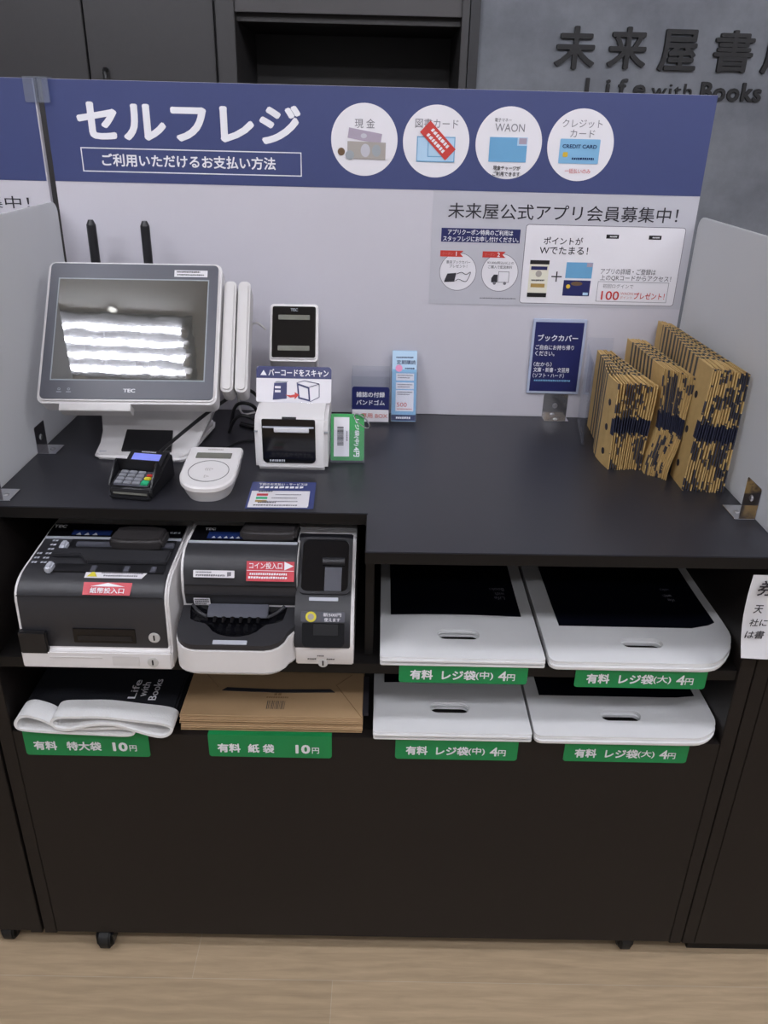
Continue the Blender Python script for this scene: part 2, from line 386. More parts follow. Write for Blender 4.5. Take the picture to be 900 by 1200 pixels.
# ceiling lights: recessed four-tube fittings
def ceiling_light(x0, x1, y, label):
    o = empty('ceiling_light', ((x0 + x1) / 2, y, 2.75), label, 'ceiling light', 'four-tube ceiling lights')
    link('housing', box(x0 - .03, x1 + .03, y - .14, y + .14, 2.738, 2.7495, .003), 'fitting', o)
    for k in range(4):
        yy = y + (k - 1.5) * .0605
        link('tube', cyl((x0, yy, 2.72), (x1, yy, 2.72), .0088, 14), 'tube', o)
        for xx in (x0, x1): link('socket', box(xx - .012, xx + .012, yy - .014, yy + .014, 2.70, 2.739, .002), 'wplastic', o)
    return o
ceiling_light(-1.30, -.055, -.553, 'four-tube ceiling light above and in front of the touch screen')
for x, y, lb in ((1.3, -.607, 'added four-tube ceiling light above the right end of the counter'), (.35, -1.55, 'added four-tube ceiling light behind and above the viewer'),
                 (-1.6, -1.55, 'added four-tube ceiling light further back on the left'), (2.2, -1.55, 'added four-tube ceiling light further back on the right'),
                 (.2, -2.75, 'added four-tube ceiling light furthest behind the viewer')):
    ceiling_light(x, x + 1.245, y, lb)  # unseen fittings added to brighten the counter, partitions and bags

for x, y, lb in ((-.325, -.400, 'small round ceiling downlight, the one nearer the sign board'), (-.338, -.458, 'small round ceiling downlight, the one nearer the four-tube light')):
    d = empty('downlight', (x, y, 2.75), lb, 'ceiling light', 'small round downlights')
    link('rim', tf(curve_plate(circ(0, 0, .019, 32), [circ(0, 0, .014, 32)], -.006, 0), Matrix.Translation((x, y, 2.7495))), 'wplastic', d)
    link('lens', cyl((x, y, 2.7455), (x, y, 2.7490), .0138, 28), 'lens', d)

# back area: dark cabinet, shelving, store lettering on concrete
YW = 1.6
c = empty('storage_cabinet', (-.5, YW, 0), 'tall dark grey cabinet with plain doors behind the sign board on the left', 'cabinet')
link('body', box(-1.6, .126, YW + .02, 2.04, 0, 2.3, .003), 'cab_back', c)
for a, b in ((-1.595, -.925), (-.919, -.243), (-.237, .122)):
    d = link('door', box(a, b, YW, YW + .02, .06, 2.28, .002), 'cab_back', c)
    if b > -.25 and b < .2 and a > -.3:
        link('handle', tube([(-.19, YW, 1.545), (-.19, YW - .022, 1.54), (-.186, YW - .026, 1.50), (-.183, YW - .022, 1.46), (-.183, YW, 1.455)], .006), 'bplastic', d)
c = empty('shelving_unit', (.48, YW, 0), 'dark open shelving unit with lighter top fascia beside the concrete wall', 'shelving')
for a, b in ((.131, .183), (.815, .836)): link('side_panel', box(a, b, YW - .01, 2.04, 0, 2.3, .002), 'cab_back', c)
link('back_panel', box(.183, .815, 2.0, 2.04, 0, 2.3), 'cab_dark', c)
link('fascia', box(.183, .815, YW, YW + .02, 1.695, 2.3, .001), 'cab_light', c)
for z in (.5, .9, 1.28, 1.52, 1.70): link('shelf', box(.183, .815, YW + .03, 2.0, z - .025, z, .001), 'cab_dark', c)
F = frame((0, YW, 0))
sg = empty('store_sign', (1.4, YW, 1.5), 'black raised shop-name lettering mounted on the grey concrete wall', 'wall sign')
for s, x, z, w, h in (('未', 1.1392, 1.628, .113, .106), ('来', 1.2858, 1.6302, .109, .104), ('屋', 1.4298, 1.6272, .107, .104), ('書', 1.5852, 1.6285, .11, .104), ('店', 1.7247, 1.6264, .11, .104)):
    text(sg, s, 'sign_black', F, x, z, w, h, bold=.022, thick=.012, lift=0, name='character')
text(sg, 'Life', 'sign_black', F, 1.2662, 1.5320, .174, .046, bold=.02, thick=.008, lift=0, spacing=1.55)
text(sg, 'with', 'sign_black', F, 1.4290, 1.5270, .115, .037, bold=.0, thick=.008, lift=0, spacing=1.15)
text(sg, 'Books', 'sign_black', F, 1.5999, 1.5275, .176, .049, bold=.03, thick=.008, lift=0, spacing=1.1)

# ------------------------------------------------------------------ counter cabinets and worktops
cab = empty('counter_cabinet', (.6, .3, 0), 'black checkout counter cabinet with two open shelves full of bags', 'cabinet')
link('front_panel', box(.0245, 1.1755, 0, .02, .0435, .524, .001), 'wood_black', cab)
for a, b in ((.001, .024), (1.176, 1.199)): link('side_panel', box(a, b, 0, .565, .04, .862, .001), 'wood_black', cab)
link('back_panel', box(.024, 1.176, .55, .568, .04, .862), 'inner', cab)
link('bottom_panel', box(.0245, 1.1755, .02, .55, .04, .06), 'inner', cab)
link('shelf', box(.0245, 1.1755, .004, .55, ZU - .02, ZU, .001), 'inner', cab)
link('shelf', box(.0245, 1.1755, .0205, .55, ZL - .018, ZL - .0005, .001), 'inner', cab)
link('divider', box(.593, .606, .025, .55, ZU, .862, .001), 'inner', cab)
link('divider', box(.593, .606, .14, .55, ZL, ZU - .02, .001), 'inner', cab)
for x, y in ((.112, .010), (1.10, .026), (.105, .5), (1.10, .5)):
    w = link('caster', merge(cyl((x - .011, y, .0215), (x + .011, y, .0215), .0215, 20, bv=.003)), 'rubber', cab)
    link('fork', merge(box(x - .016, x - .0125, y - .014, y + .012, .012, .04, .002), box(x + .0125, x + .016, y - .014, y + .012, .012, .04, .002)), 'bplastic', w)
wt = bmesh.new()
link_pts = [(-.002, .0965), (.593, .0965), (.5935, -.0272), (1.2, -.0185), (1.75, -.0105), (1.75, YB - .0005), (-.002, YB - .0005)]
wtop = link('worktop', poly(link_pts, ZC - .019, ZC, .0012), 'worktop', loc=(.6, .3, ZC - .019))
props(wtop, 'black matte worktop stepped back above the cash machines', 'worktop')

fp = [(-.002, .0965), (.593, .0965), (.5935, -.0272), (1.2, -.0185), (1.75, -.0105)]
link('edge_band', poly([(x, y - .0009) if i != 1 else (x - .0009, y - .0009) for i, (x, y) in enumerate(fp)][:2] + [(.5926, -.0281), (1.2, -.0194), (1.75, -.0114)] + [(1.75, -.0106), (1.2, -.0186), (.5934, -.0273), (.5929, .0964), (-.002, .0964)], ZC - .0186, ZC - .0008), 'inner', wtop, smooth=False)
nl = empty('neighbouring_cabinet', (-.4, .3, 0), 'black counter cabinet at the left frame edge', 'cabinet')
link('front_panel', box(-.80, -.026, .004, .02, .04, .62, .001), 'wood_black', nl)
link('side_panel', box(-.0255, -.0035, 0, .565, .04, .862, .001), 'wood_black', nl)
link('shelf', box(-.80, -.026, .02, .565, .62, .64), 'inner', nl)
link('back_panel', box(-.80, -.026, .545, .565, .04, .862), 'inner', nl)
for x, y in ((-.075, .026), (-.7, .026), (-.075, .5)):
    w = link('caster', cyl((x - .011, y, .0215), (x + .011, y, .0215), .0215, 20, bv=.003), 'rubber', nl)
    link('fork', merge(box(x - .016, x - .0125, y - .014, y + .012, .012, .04, .002), box(x + .0125, x + .016, y - .014, y + .012, .012, .04, .002)), 'bplastic', w)
link('counter_top', box(-.80, -.0035, .0965, YB, ZC - .019, ZC, .0012), 'worktop', nl)
nr = empty('neighbouring_cabinet', (1.5, .3, 0), 'plain black cabinet right of the bag shelves, under the handwritten note', 'cabinet')
link('front_panel', box(1.224, 1.75, .0, .02, .04, .862, .001), 'wood_black', nr)
link('side_panel', box(1.2005, 1.2235, 0, .565, .04, .862, .001), 'wood_black', nr)
link('side_panel', box(1.7505, 1.7735, 0, .565, .04, .862, .001), 'wood_black', nr)
link('base', box(1.2235, 1.75, .02, .565, 0, .04), 'inner', nr)

# ------------------------------------------------------------------ sign boards
F = frame((0, YB, 0))
bd = empty('sign_board', (.6, YB, ZC), 'wide blue and white self-checkout sign board along the back of the counter', 'sign')
link('panel', box(.003, 1.1945, YB, YB + .010, ZC, 1.4822, .0008), 'board_white', bd)
link('header', box(.0035, 1.194, YB - .0007, YB + .0005, 1.3155, 1.4818), 'navy_print', bd)
text(bd, 'セルフレジ', 'white_text', F, .2573, 1.4175, .400, .0635, bold=.036, lift=.0012)
outline(bd, 'text_border', 'white_text', F, .0575, .4572, 1.3330, 1.3735, .0017, lift=.0010)
text(bd, 'ご利用いただけるお支払い方法', 'white_text', F, .2519, 1.3535, .316, .0215, bold=.022, lift=.0012)
def sticker(x, z):
    return disc(bd, 'round_sticker', 'sticker_white', F, x, z, .0598, .0008, .0009, 64)
L2 = .0022
s = sticker(.5711, 1.3967)
text(s, '現 金', 'grey_text', F, .5716, 1.4235, .036, .0155, lift=L2)
for nm, m, x, z, w, h, rot, lf in (('banknote', 'note2', .572, 1.4035, .060, .017, -9, L2), ('banknote', 'note', .5752, 1.3795, .0690, .0285, -1, L2 + .0006)):
    b = decal(s, nm, m, F, x, z, w, h, lf, .0004, rot=rot)
    disc(b, 'watermark', 'sheet_grey', F, x - .002, z, .0085 if h > .02 else .0055, lf + .0004, .0002, 24, .011 if h > .02 else .004)
    if h > .02: disc(b, 'portrait', 'coingr', F, x + .018, z, .008, lf + .0004, .0002, 24, .010)
disc(s, 'coin', 'coinbr', F, .5296, 1.3768, .0065, L2, .0006, 24); disc(s, 'coin', 'coingr', F, .5451, 1.3715, .0078, L2 + .0012, .0006, 24)
s = sticker(.7005, 1.3968)
text(s, '図書カード', 'grey_text', F, .7005, 1.4262, .0770, .0155, lift=L2)
b = decal(s, 'gift_card', 'paleblue', F, .7004, 1.3842, .0690, .0420, L2, .0004); outline(b, 'card_border', 'skyblue', F, .6659, .7349, 1.3632, 1.4052, .0016, lift=L2 + .0006)
outline(b, 'inner_border', 'skyblue', F, .6856, .715, 1.3715, 1.398, .0014, lift=L2 + .0006)
b = decal(s, 'ribbon', 'red', F, .7035, 1.3985, .0660, .0260, L2 + .0012, .0004, rot=-44)
for dv in (.0055, -.0055):
    F2 = F @ Matrix.Translation((.7035, 1.3985, 0)) @ Matrix.Rotation(math.radians(-44), 4, 'Z')
    fine(b, 'sticker_white', F2, [(0, dv, .042, .0066)], lift=L2 + .0018)
s = sticker(.8316, 1.3969)
text(s, '電子マネー', 'black_text', F, .8185, 1.4345, .030, .0058, lift=L2); text(s, 'WAON', 'grey_text', F, .8316, 1.4225, .0530, .0130, lift=L2)
b = decal(s, 'payment_card', 'skyblue', F, .8310, 1.3864, .0680, .0409, L2, .0004); decal(b, 'emblem', 'paleblue', F, .8559, 1.4000, .0180, .0130, L2 + .0005, .0003); decal(b, 'emblem', 'note2', F, .8568, 1.4010, .0140, .0100, L2 + .0009, .0003)
text(s, '現金チャージが', 'black_text', F, .8313, 1.3560, .0500, .0078, lift=L2, bold=.012); text(s, 'ご利用できます', 'black_text', F, .8315, 1.3460, .0500, .0078, lift=L2, bold=.012)
s = sticker(.9614, 1.3965)
text(s, 'クレジット', 'grey_text', F, .9607, 1.4318, .0715, .0135, lift=L2); text(s, 'カード', 'grey_text', F, .9627, 1.4157, .0440, .0125, lift=L2)
b = decal(s, 'payment_card', 'lightblue', F, .9603, 1.3864, .0725, .0409, L2, .0004, r=.002)
text(b, 'CREDIT CARD', 'ledblue', F, .9600, 1.3947, .0620, .0062, lift=L2 + .0006, bold=.02); decal(b, 'chip', 'gold', F, .9354, 1.3809, .0090, .0082, L2 + .0005, .0003, r=.002)
fine(b, 'ledblue', F, [(.9681, 1.3745, .040, .0040)], lift=L2 + .0006)
text(s, '一括払いのみ', 'red', F, .9614, 1.3536, .0470, .0082, lift=L2)

nb = empty('sign_board', (-.6, YB, ZC), 'neighbouring blue and white sign board at the left frame edge', 'sign')
link('panel', box(-1.2, -.0085, YB - .006, YB + .006, ZC, 1.4822, .0008), 'board_white', nb)
F0 = frame((0, YB - .006, 0))
link('header', box(-1.2, -.0105, YB - .0067, YB - .0055, 1.3155, 1.4818), 'navy_print', nb)
text(nb, '集中！', 'black_text', F0, -.0905, 1.2775, .085, .0215, lift=.0008)

cl = empty('sign_clip', (-.0035, YB, 1.444), 'small clear plastic clip joining the two sign boards at the top', 'clip')
for x0, x1 in ((-.0262, -.0062), (-.0015, .0175)): link('jaw', box(x0, x1, YB - .0105, YB - .0075, 1.4440, 1.4825, .001), 'clip', cl)
link('spine', box(-.0062, -.0010, YB - .0115, YB + .012, 1.4440, 1.4835, .001), 'clip', cl)
link('top_bridge', box(-.0262, .0175, YB - .0105, YB + .016, 1.4825, 1.4850, .0008), 'clip', cl)
link('rear_jaw', box(-.0262, .0175, YB + .0125, YB + .0155, 1.4440, 1.4830, .001), 'clip', cl)

# app recruitment sheet
ps = empty('poster_sheet', (.95, YB, 1.21), 'pale grey app membership sheet stuck below the blue sign header', 'poster')
link('sheet', box(.7000, 1.1935, YB - .0009, YB - .0002, 1.1080, 1.3148), 'sheet_grey', ps)
L1 = .0012
text(ps, '未来屋公式アプリ会員募集中！', 'black_text', F, .9440, 1.2810, .4300, .0275, lift=L1, bold=.004)
b = decal(ps, 'banner', 'navy_card', F, .7929, 1.2374, .1491, .0250, .0010, .0003)
text(b, 'アプリクーポン特典のご利用は', 'white_text', F, .7921, 1.2430, .1230, .0098, lift=.0016, bold=.014); text(b, 'スタッフレジにお申し付けください。', 'white_text', F, .7935, 1.2310, .1430, .0098, lift=.0016, bold=.014)
for x, tag_, l1, l2, w1, w2 in ((.7538, '1', '書店ブックカバー', 'プレゼント！', .046, .034), (.8345, '2', '¥3,000(税込)以上の', 'ご購入で配送無料', .051, .046)):
    b = disc(ps, 'coupon_circle', 'sticker_white', F, x, 1.1702, .0352, .0010, .0003, 48)
    link('circle_outline', ring_bm(F, circ(x, 1.1702, .0356, 48), circ(x, 1.1702, .0346, 48), .0012, .0003), 'grey_text', b, smooth=False)
    xr = x - .0136
    shape(b, 'ribbon', 'red', F, [(xr - .022, 1.198), (xr + .022, 1.198), (xr + .016, 1.2036), (xr + .022, 1.2092), (xr - .022, 1.2092)], .0016, .0003)
    text(b, 'クーポン', 'salmon', F, xr - .008, 1.2036, .020, .0052, lift=.0022); text(b, tag_, 'white_text', F, xr + .0085, 1.2036, None, .0080, lift=.0022, bold=.02)
    text(b, l1, 'black_text', F, x, 1.1883, w1, .0060, lift=.0018); text(b, l2, 'black_text', F, x, 1.1808, w2, .0060, lift=.0018)
    if tag_ == '1':
        shape(b, 'book_icon', 'black_text', F, [(x - .0255, 1.1525), (x - .0200, 1.1665), (x - .003, 1.1680), (x - .0055, 1.1540)], .0016)
        shape(b, 'book_icon', 'black_text', F, [(x - .0255, 1.1505), (x - .0055, 1.1518), (x - .0055, 1.1538), (x - .0255, 1.1522)], .0016)
        link('page_icon', tf(tube([(x - .004, 1.153, .002), (x + .002, 1.1565, .002), (x + .010, 1.1535, .002), (x + .018, 1.1535, .002), (x + .0245, 1.170, .002), (x + .016, 1.1655, .002), (x + .007, 1.1695, .002), (x - .002, 1.166, .002)], .0006, 5, 4), F), 'black_text', b)
    else:
        shape(b, 'truck_icon', 'black_text', F, [(x - .0155, 1.1520), (x - .0155, 1.160), (x - .011, 1.1665), (x - .0035, 1.1665), (x - .0035, 1.1520)], .0016)
        outline(b, 'cargo_icon', 'grey_text', F, x - .0025, x + .0185, 1.1520, 1.1725, .0009, lift=.0016)
        for dx in (-.009, .011): disc(b, 'wheel_icon', 'grey_text', F, x + dx, 1.1505, .003, .0018, .0003, 20)
fine(ps, 'grey_text', F, [(.8344, 1.1216, .070, .0022)], lift=L1)
outline(ps, 'rounded_frame', 'grey_text', F, .8770, 1.1790, 1.1135, 1.2600, .0011, .006, lift=.0010)
link('panel_fill', tf(poly(rrect(.8781, 1.1779, 1.1146, 1.2589, .005), .0009, .0012), F), 'sticker_white', ps, smooth=False)
text(ps, 'ポイントが', 'black_text', F, .9500, 1.2313, .0740, .0135, lift=.0016, bold=.006); text(ps, 'Wでたまる！', 'black_text', F, .9530, 1.2139, .0920, .0140, lift=.0016, bold=.006)
b = decal(ps, 'phone_picture', 'cream', F, .9096, 1.1606, .0370, .0690, .0014, .0003)
for m, z, w, h in (('bplastic', 1.1915, .0370, .0075), ('bplastic', 1.1300, .0370, .0080), ('navy_card', 1.1805, .0310, .0065), ('brownp', 1.1480, .0270, .0070)): decal(b, 'phone_band', m, F, .9096, z, w, h, .0018, .0003)
fine(b, 'black_text', F, [(.9096, 1.1580, .026, .0030)], lift=.0020)
disc(b, 'phone_emblem', 'note', F, .9096, 1.1700, .006, .0018, .0003, 20)
decal(ps, 'plus_mark', 'black_text', F, .9446, 1.1654, .0198, .0024, .0014, .0003); decal(ps, 'plus_mark', 'black_text', F, .9446, 1.1654, .0024, .0192, .0014, .0003)
b = decal(ps, 'card_picture', 'skyblue', F, .9867, 1.1780, .0508, .0295, .0014, .0003); decal(b, 'emblem', 'note2', F, 1.0060, 1.1885, .0110, .0075, .0018, .0003)
b = decal(ps, 'card_picture', 'navy_card', F, .9856, 1.1445, .0521, .0295, .0014, .0003); disc(b, 'emblem', 'coinbr', F, .985, 1.1530, .0110, .0018, .0003, 24, .004); disc(b, 'emblem', 'gold', F, .9690, 1.1475, .004, .0020, .0003, 20); decal(b, 'emblem', 'paleblue', F, 1.0040, 1.1340, .010, .005, .0018, .0003)
for x in (1.0422, 1.1228):
    b = decal(ps, 'download_badge', 'bplastic', F, x, 1.2411, .0236, .0072, .0014, .0003); fine(b, 'white_text', F, [(x + .002, 1.2411, .014, .0024)], lift=.0020)
text(ps, 'アプリの詳細・ご登録は', 'black_text', F, 1.0815, 1.1775, .1060, .0108, lift=.0016); text(ps, '上のQRコードからアクセス！', 'black_text', F, 1.0975, 1.1652, .1370, .0108, lift=.0016)
outline(ps, 'inner_frame', 'grey_text', F, 1.0260, 1.1637, 1.1202, 1.1584, .0007, lift=.0014)
text(ps, '初回ログインで', 'grey_text', F, 1.0660, 1.1500, .0590, .0078, lift=.0016); text(ps, '100', 'red', F, 1.0527, 1.1320, .0350, .0170, lift=.0016, bold=.012)
text(ps, 'WAON', 'salmon', F, 1.0845, 1.1362, .0240, .0050, lift=.0016); text(ps, 'ポイント', 'salmon', F, 1.0845, 1.1288, .0240, .0055, lift=.0016); text(ps, 'プレゼント！', 'red', F, 1.1290, 1.1325, .0600, .0125, lift=.0016, bold=.010)

# book cover sign in a clear sleeve fixed on the board
s = empty('notice_holder', (.961, YB, .933), 'navy book-cover notice in a clear frame fixed to the board beside the kraft stacks', 'sign')
link('sleeve', box(.9083, 1.0146, YB - .0060, YB - .0012, .9329, 1.0848, .001), mat('sleeve_plastic', '#b7c0d6', .15, spec=.6), s)
link('card', box(.9133, 1.0093, YB - .0066, YB - .0059, .9385, 1.0788), 'navy_card', s)
F2 = frame((0, YB - .0066, 0))
for t_, x, z, w, h, bo in (('ブックカバー', .9600, 1.0480, .0800, .0135, .02), ('ご自由にお持ち帰り', .9555, 1.0290, .0770, .0098, .012), ('ください。', .9370, 1.0165, .0390, .0098, .012), ('（左から）', .9350, .9945, .0360, .0090, .012), ('文庫・新書・文芸用', .9535, .9830, .0720, .0098, .012), ('（ソフト・ハード）', .9490, .9715, .0630, .0098, .012)):
    text(s, t_, 'white_text', F2, x, z, w, h, bold=bo)
fine(s, 'lightblue', F2, [(.9580, .9610, .074, .0036)])

# ------------------------------------------------------------------ frosted partitions and chrome brackets
def partition(x, label):
    pts = rrect(.055, .571, ZC, 1.2815, (.022, .0, .0, .0), 8)
    o = link('partition_screen', side(pts, x - .0025, x + .0025, .0008, 1), 'frost', loc=(x, .3, ZC)); return props(o, label, 'partition', 'frosted counter partitions')
partition(0.0000, 'frosted acrylic partition on the left beside the touch screen')
partition(1.1995, 'frosted acrylic partition on the right beside the kraft book covers')
def bracket(F, w, h, foot, label):
    """vertical plate in the frame's xy plane, foot running out along z"""
    o = empty('angle_bracket', F.translation, label, 'bracket', 'chrome angle brackets')
    link('upright', tf(poly(rrect(-w / 2, w / 2, 0, h, (.003, .003, 0, 0), 4), .0002, .0018, .0003, 1), F), 'chrome', o)
    link('foot', tf(box(-w / 2, w / 2, .0002, .0018, .0018, foot, .0004, 1), F), 'chrome', o)
    link('screw', tf(cyl((0, h * .50, .0018), (0, h * .50, .0036), .0055, 20, .004), F), 'steel', o)
    link('screw', tf(cyl((0, .0018, foot * .6), (0, .0034, foot * .6), .005, 20, .0035), F), 'steel', o)
bracket(frame((.0026, .334, ZC), (0, 1, 0)), .044, .049, .033, 'chrome angle bracket on the left partition behind the card terminal')
bracket(frame((.0026, .136, ZC), (0, 1, 0)), .044, .049, .033, 'chrome angle bracket at the near end of the left partition')
bracket(frame((1.1968, .128, ZC), (0, -1, 0)), .052, .052, .033, 'chrome angle bracket on the right partition in front of the tallest stack')
bracket(frame((.9710, YB - .0003, ZC), (1, 0, 0)), .050, .050, .030, 'chrome angle bracket at the foot of the board under the navy notice')

# ------------------------------------------------------------------ touch-screen terminal
pos = empty('touch_screen_terminal', (.19, .38, ZC), 'white touch-screen register tilted back at the left of the counter', 'terminal')
T = tilt((.185, .270, .9933), 38.5, 2.2)
def rbox(F, x0, x1, y0, y1, z0, z1, r, bv=.0015, n=6): return tf(poly(rrect(x0, x1, y0, y1, r, n), z0, z1, bv, 2), F)
link('monitor_housing', rbox(T, -.1490, .1490, 0, .2600, -.042, 0, .012, .004), 'wplastic', pos)
bz = link('bezel', rbox(T, -.1435, .1435, .0065, .2555, -.001, .0016, .008, .0008), 'bezel', pos)
link('screen', rbox(T, -.1265, .1265, .0410, .2250, .0010, .0022, .001, .0002), 'screen', pos)
outline(bz, 'screen_border', 'coingr', T, -.1285, .1285, .0390, .2270, .002, 0, lift=.0018)
text(bz, 'TEC', 'white_text', T, .004, .0215, .0200, .0065, bold=.03, lift=.002)
for x in (-.112, -.096):
    link('power_mark', ring_bm(T, circ(x, .0235, .0022, 16), circ(x, .0235, .0015, 16), .0018, .0003), 'silverstrip', bz, smooth=False)
    decal(bz, 'power_mark', 'silverstrip', T, x, .0185, .008, .0012, .0018, .0003)
st_ = decal(pos, 'sticker', 'sticker_white', T, .0965, .2385, .0570, .0125, .0018, .0004)
fine(st_, 'black_text', T, [(.092, .2415, .040, .0030), (.096, .2360, .046, .0026)], lift=.0024)
link('tray', rbox(T, -.112, .006, -.012, .001, -.030, -.004, .002, .001), 'wplastic2', pos)
for x in (.152, .1765):
    link('card_reader', rbox(T, x, x + .0215, .0280, .2350, -.060, -.012, .009, .004), 'wplastic2', pos)
link('monitor_back', rbox(T, -.11, .11, .03, .20, -.085, -.040, .02, .006), 'wplastic2', pos)
# stand: foot plate, sloping neck with a dark cable opening
link('foot', poly([(.109, .300), (.116, .292), (.150, .289), (.240, .284), (.266, .286), (.272, .294), (.290, .46), (.285, .49), (.09, .49), (.085, .46)], ZC, ZC + .010, .004, 3), 'wplastic', pos)
nk = side([(.300, ZC + .0085), (.335, ZC + .0150), (.362, ZC + .0300), (.374, ZC + .052), (.378, ZC + .085), (.372, 1.010), (.43, 1.03), (.455, ZC + .05), (.47, ZC + .0085)], .100, .312, .004, 3)
for v in nk.verts:      # waisted towards the foot
    k = max(0, min(1, (v.co.z - ZC) / .075)); v.co.x = lerp(.192 + (v.co.x - .206) * .78, v.co.x, k)
link('neck', nk, 'wplastic', pos)
Fo = frame((.190, .318, ZC + .0122), (1, 0, 0), (0, .045, .0150))
link('cable_opening', tf(poly([(-.036, -.010), (.052, -.010), (.044, .050), (-.040, .050)], -.006, .0042, .0008, 1), Fo), 'bplastic', pos)
b = decal(pos, 'rating_label', 'sheet_grey', frame((.1145, .303, ZC + .0101), (1, .1, 0), (.0, 1, 0)), .007, .008, .012, .014, 0, .0004, rot=5)

rt = empty('wireless_router', (.143, .50, ZC), 'white wireless box with two black stick antennas behind the touch screen', 'router')
link('body', box(.062, .188, .505, .560, ZC, ZC + .15, .006, 3), 'wplastic2', rt)
for x in (.0753, .1732):
    an = link('antenna', merge(cyl((x, .53, 1.03), (x, .53, 1.246), .0085, 16, bv=0), ), 'bplastic', rt)
    link('antenna_tip', tf(cyl((x, .53, 1.246), (x, .53, 1.2545), .0085, 16, .0045), Matrix()), 'bplastic', an)

# ------------------------------------------------------------------ card terminal with keypad
ct = empty('card_terminal', (.2196, .131, ZC), 'black card payment terminal with keypad shield in front of the touch screen', 'card terminal')
link('body', side([(.132, ZC), (.130, ZC + .012), (.133, ZC + .020), (.170, ZC + .0290), (.222, ZC + .0480), (.229, ZC + .043), (.232, ZC)], .1845, .2545, .004, 3), 'bplastic', ct)
FT = frame((.2195, .171, ZC + .0296), (1, 0, 0), (0, .052, .0190))
d_ = decal(ct, 'display_bezel', 'bplastic', FT, 0, .026, .062, .050, .0004, .001, r=.004)
shape(ct, 'display', 'bluescreen', FT, [(-.0235, .003), (.0235, .003), (.0235, .043), (-.0235, .043)], .0016, .0005)
fine(d_, 'silverstrip', FT, [(.0, .0475, .024, .0030)], lift=.0016)
FK = frame((.2195, .133, ZC + .0205), (1, 0, 0), (0, .972, .236))
kp = decal(ct, 'keypad', 'bezel', FK, 0, .021, .058, .040, .0004, .0014, r=.004)
for r in range(4):
    for c_ in range(3): link('key', rbox(FK, -.0275 + c_ * .0145, -.0150 + c_ * .0145, .0035 + r * .0090, .0108 + r * .0090, .0018, .0046, .002, .0008), 'keygrey', kp)
for m, y0, y1, x0 in (('keygreen', .0030, .0145, .0158), ('yellow', .0165, .0235, .0168), ('red', .0255, .0310, .018)):
    link('key', rbox(FK, x0, .0278, y0, y1, .0018, .0048, .002, .0008), m, kp)
link('keypad_shield', merge(tf(poly([(-.0345, .0395), (.0345, .0395), (.0345, .0425), (-.0345, .0425)], .0, .0235, .001), FK),
     *[tf(side([(.0, .0), (.043, .0), (.043, .0230), (.034, .0225), (.006, .006)], sx, sx + .003, .0006), FK) for sx in (-.0360, .0330)]), 'bplastic', ct)
link('card_slot', box(.192, .248, .1290, .1315, ZC + .0085, ZC + .0120, .0005), 'lcd', ct)
link('front_lip', box(.186, .254, .1265, .1320, ZC + .001, ZC + .0075, .002), 'bplastic', ct)
ct.rotation_euler.z = math.radians(-8)

rd = empty('contactless_reader', (.337, .18, ZC), 'white contactless card reader with grey display beside the card terminal', 'card reader')
def rd_ring(inset, y_in, zf, zb, n=28):
    pts = []
    x0, x1, yb, yf = .2925 + inset, .3815 - inset, .247 - y_in, .1180 + y_in
    cx, rx = (x0 + x1) / 2, (x1 - x0) / 2; yc = yf + .047
    pts += [(x1 - .003, yb), (x1, yb - .006)]
    for i in range(n + 1):
        a = -math.pi * i / n
        pts.append((cx + rx * abs(math.cos(a)) ** .8 * (1 if math.cos(a) > 0 else -1), yc + .047 * math.sin(a)))
    pts += [(x0, yb - .006), (x0 + .003, yb)]
    return [Vector((x, y, zf + (zb - zf) * (y - yf) / (yb - yf))) for x, y in pts]
bm = bmesh.new()
rings = [[bm.verts.new(p) for p in r] for r in (rd_ring(.010, .010, ZC, ZC), rd_ring(.006, .006, ZC + .008, ZC + .012), rd_ring(.0022, .0022, ZC + .017, ZC + .034), rd_ring(0, 0, ZC + .020, ZC + .038), rd_ring(0, 0, ZC + .026, ZC + .044), rd_ring(.002, .002, ZC + .0283, ZC + .0462))]
for a, b in zip(rings, rings[1:]):
    for i in range(len(a)): bm.faces.new((a[i], a[(i + 1) % len(a)], b[(i + 1) % len(a)], b[i]))
bm.faces.new(rings[0][::-1]); bm.faces.new(rings[-1]); bmesh.ops.recalc_face_normals(bm, faces=bm.faces)
link('body', bm, 'wplastic', rd)
FR = frame((.337, .120, ZC + .0286), (1, 0, 0), (0, .990, .1395))
decal(rd, 'display', 'lcd', FR, 0, .098, .058, .0175, .0002, .0006, r=.0015)
link('touch_ring', ring_bm(FR, circ(0, .049, .0325, 48, .033), circ(0, .049, .0317, 48, .0322), .0003, .0003), 'bplastic', rd, smooth=False)
text(rd, '(((•', 'note', FR, 0, .054, .012, .010, lift=.0004); text(rd, '▷', 'note', FR, 0, .032, .008, .008, lift=.0004)
fine(rd, 'note', FR, [(0, .118, .026, .0024)], lift=.0004)

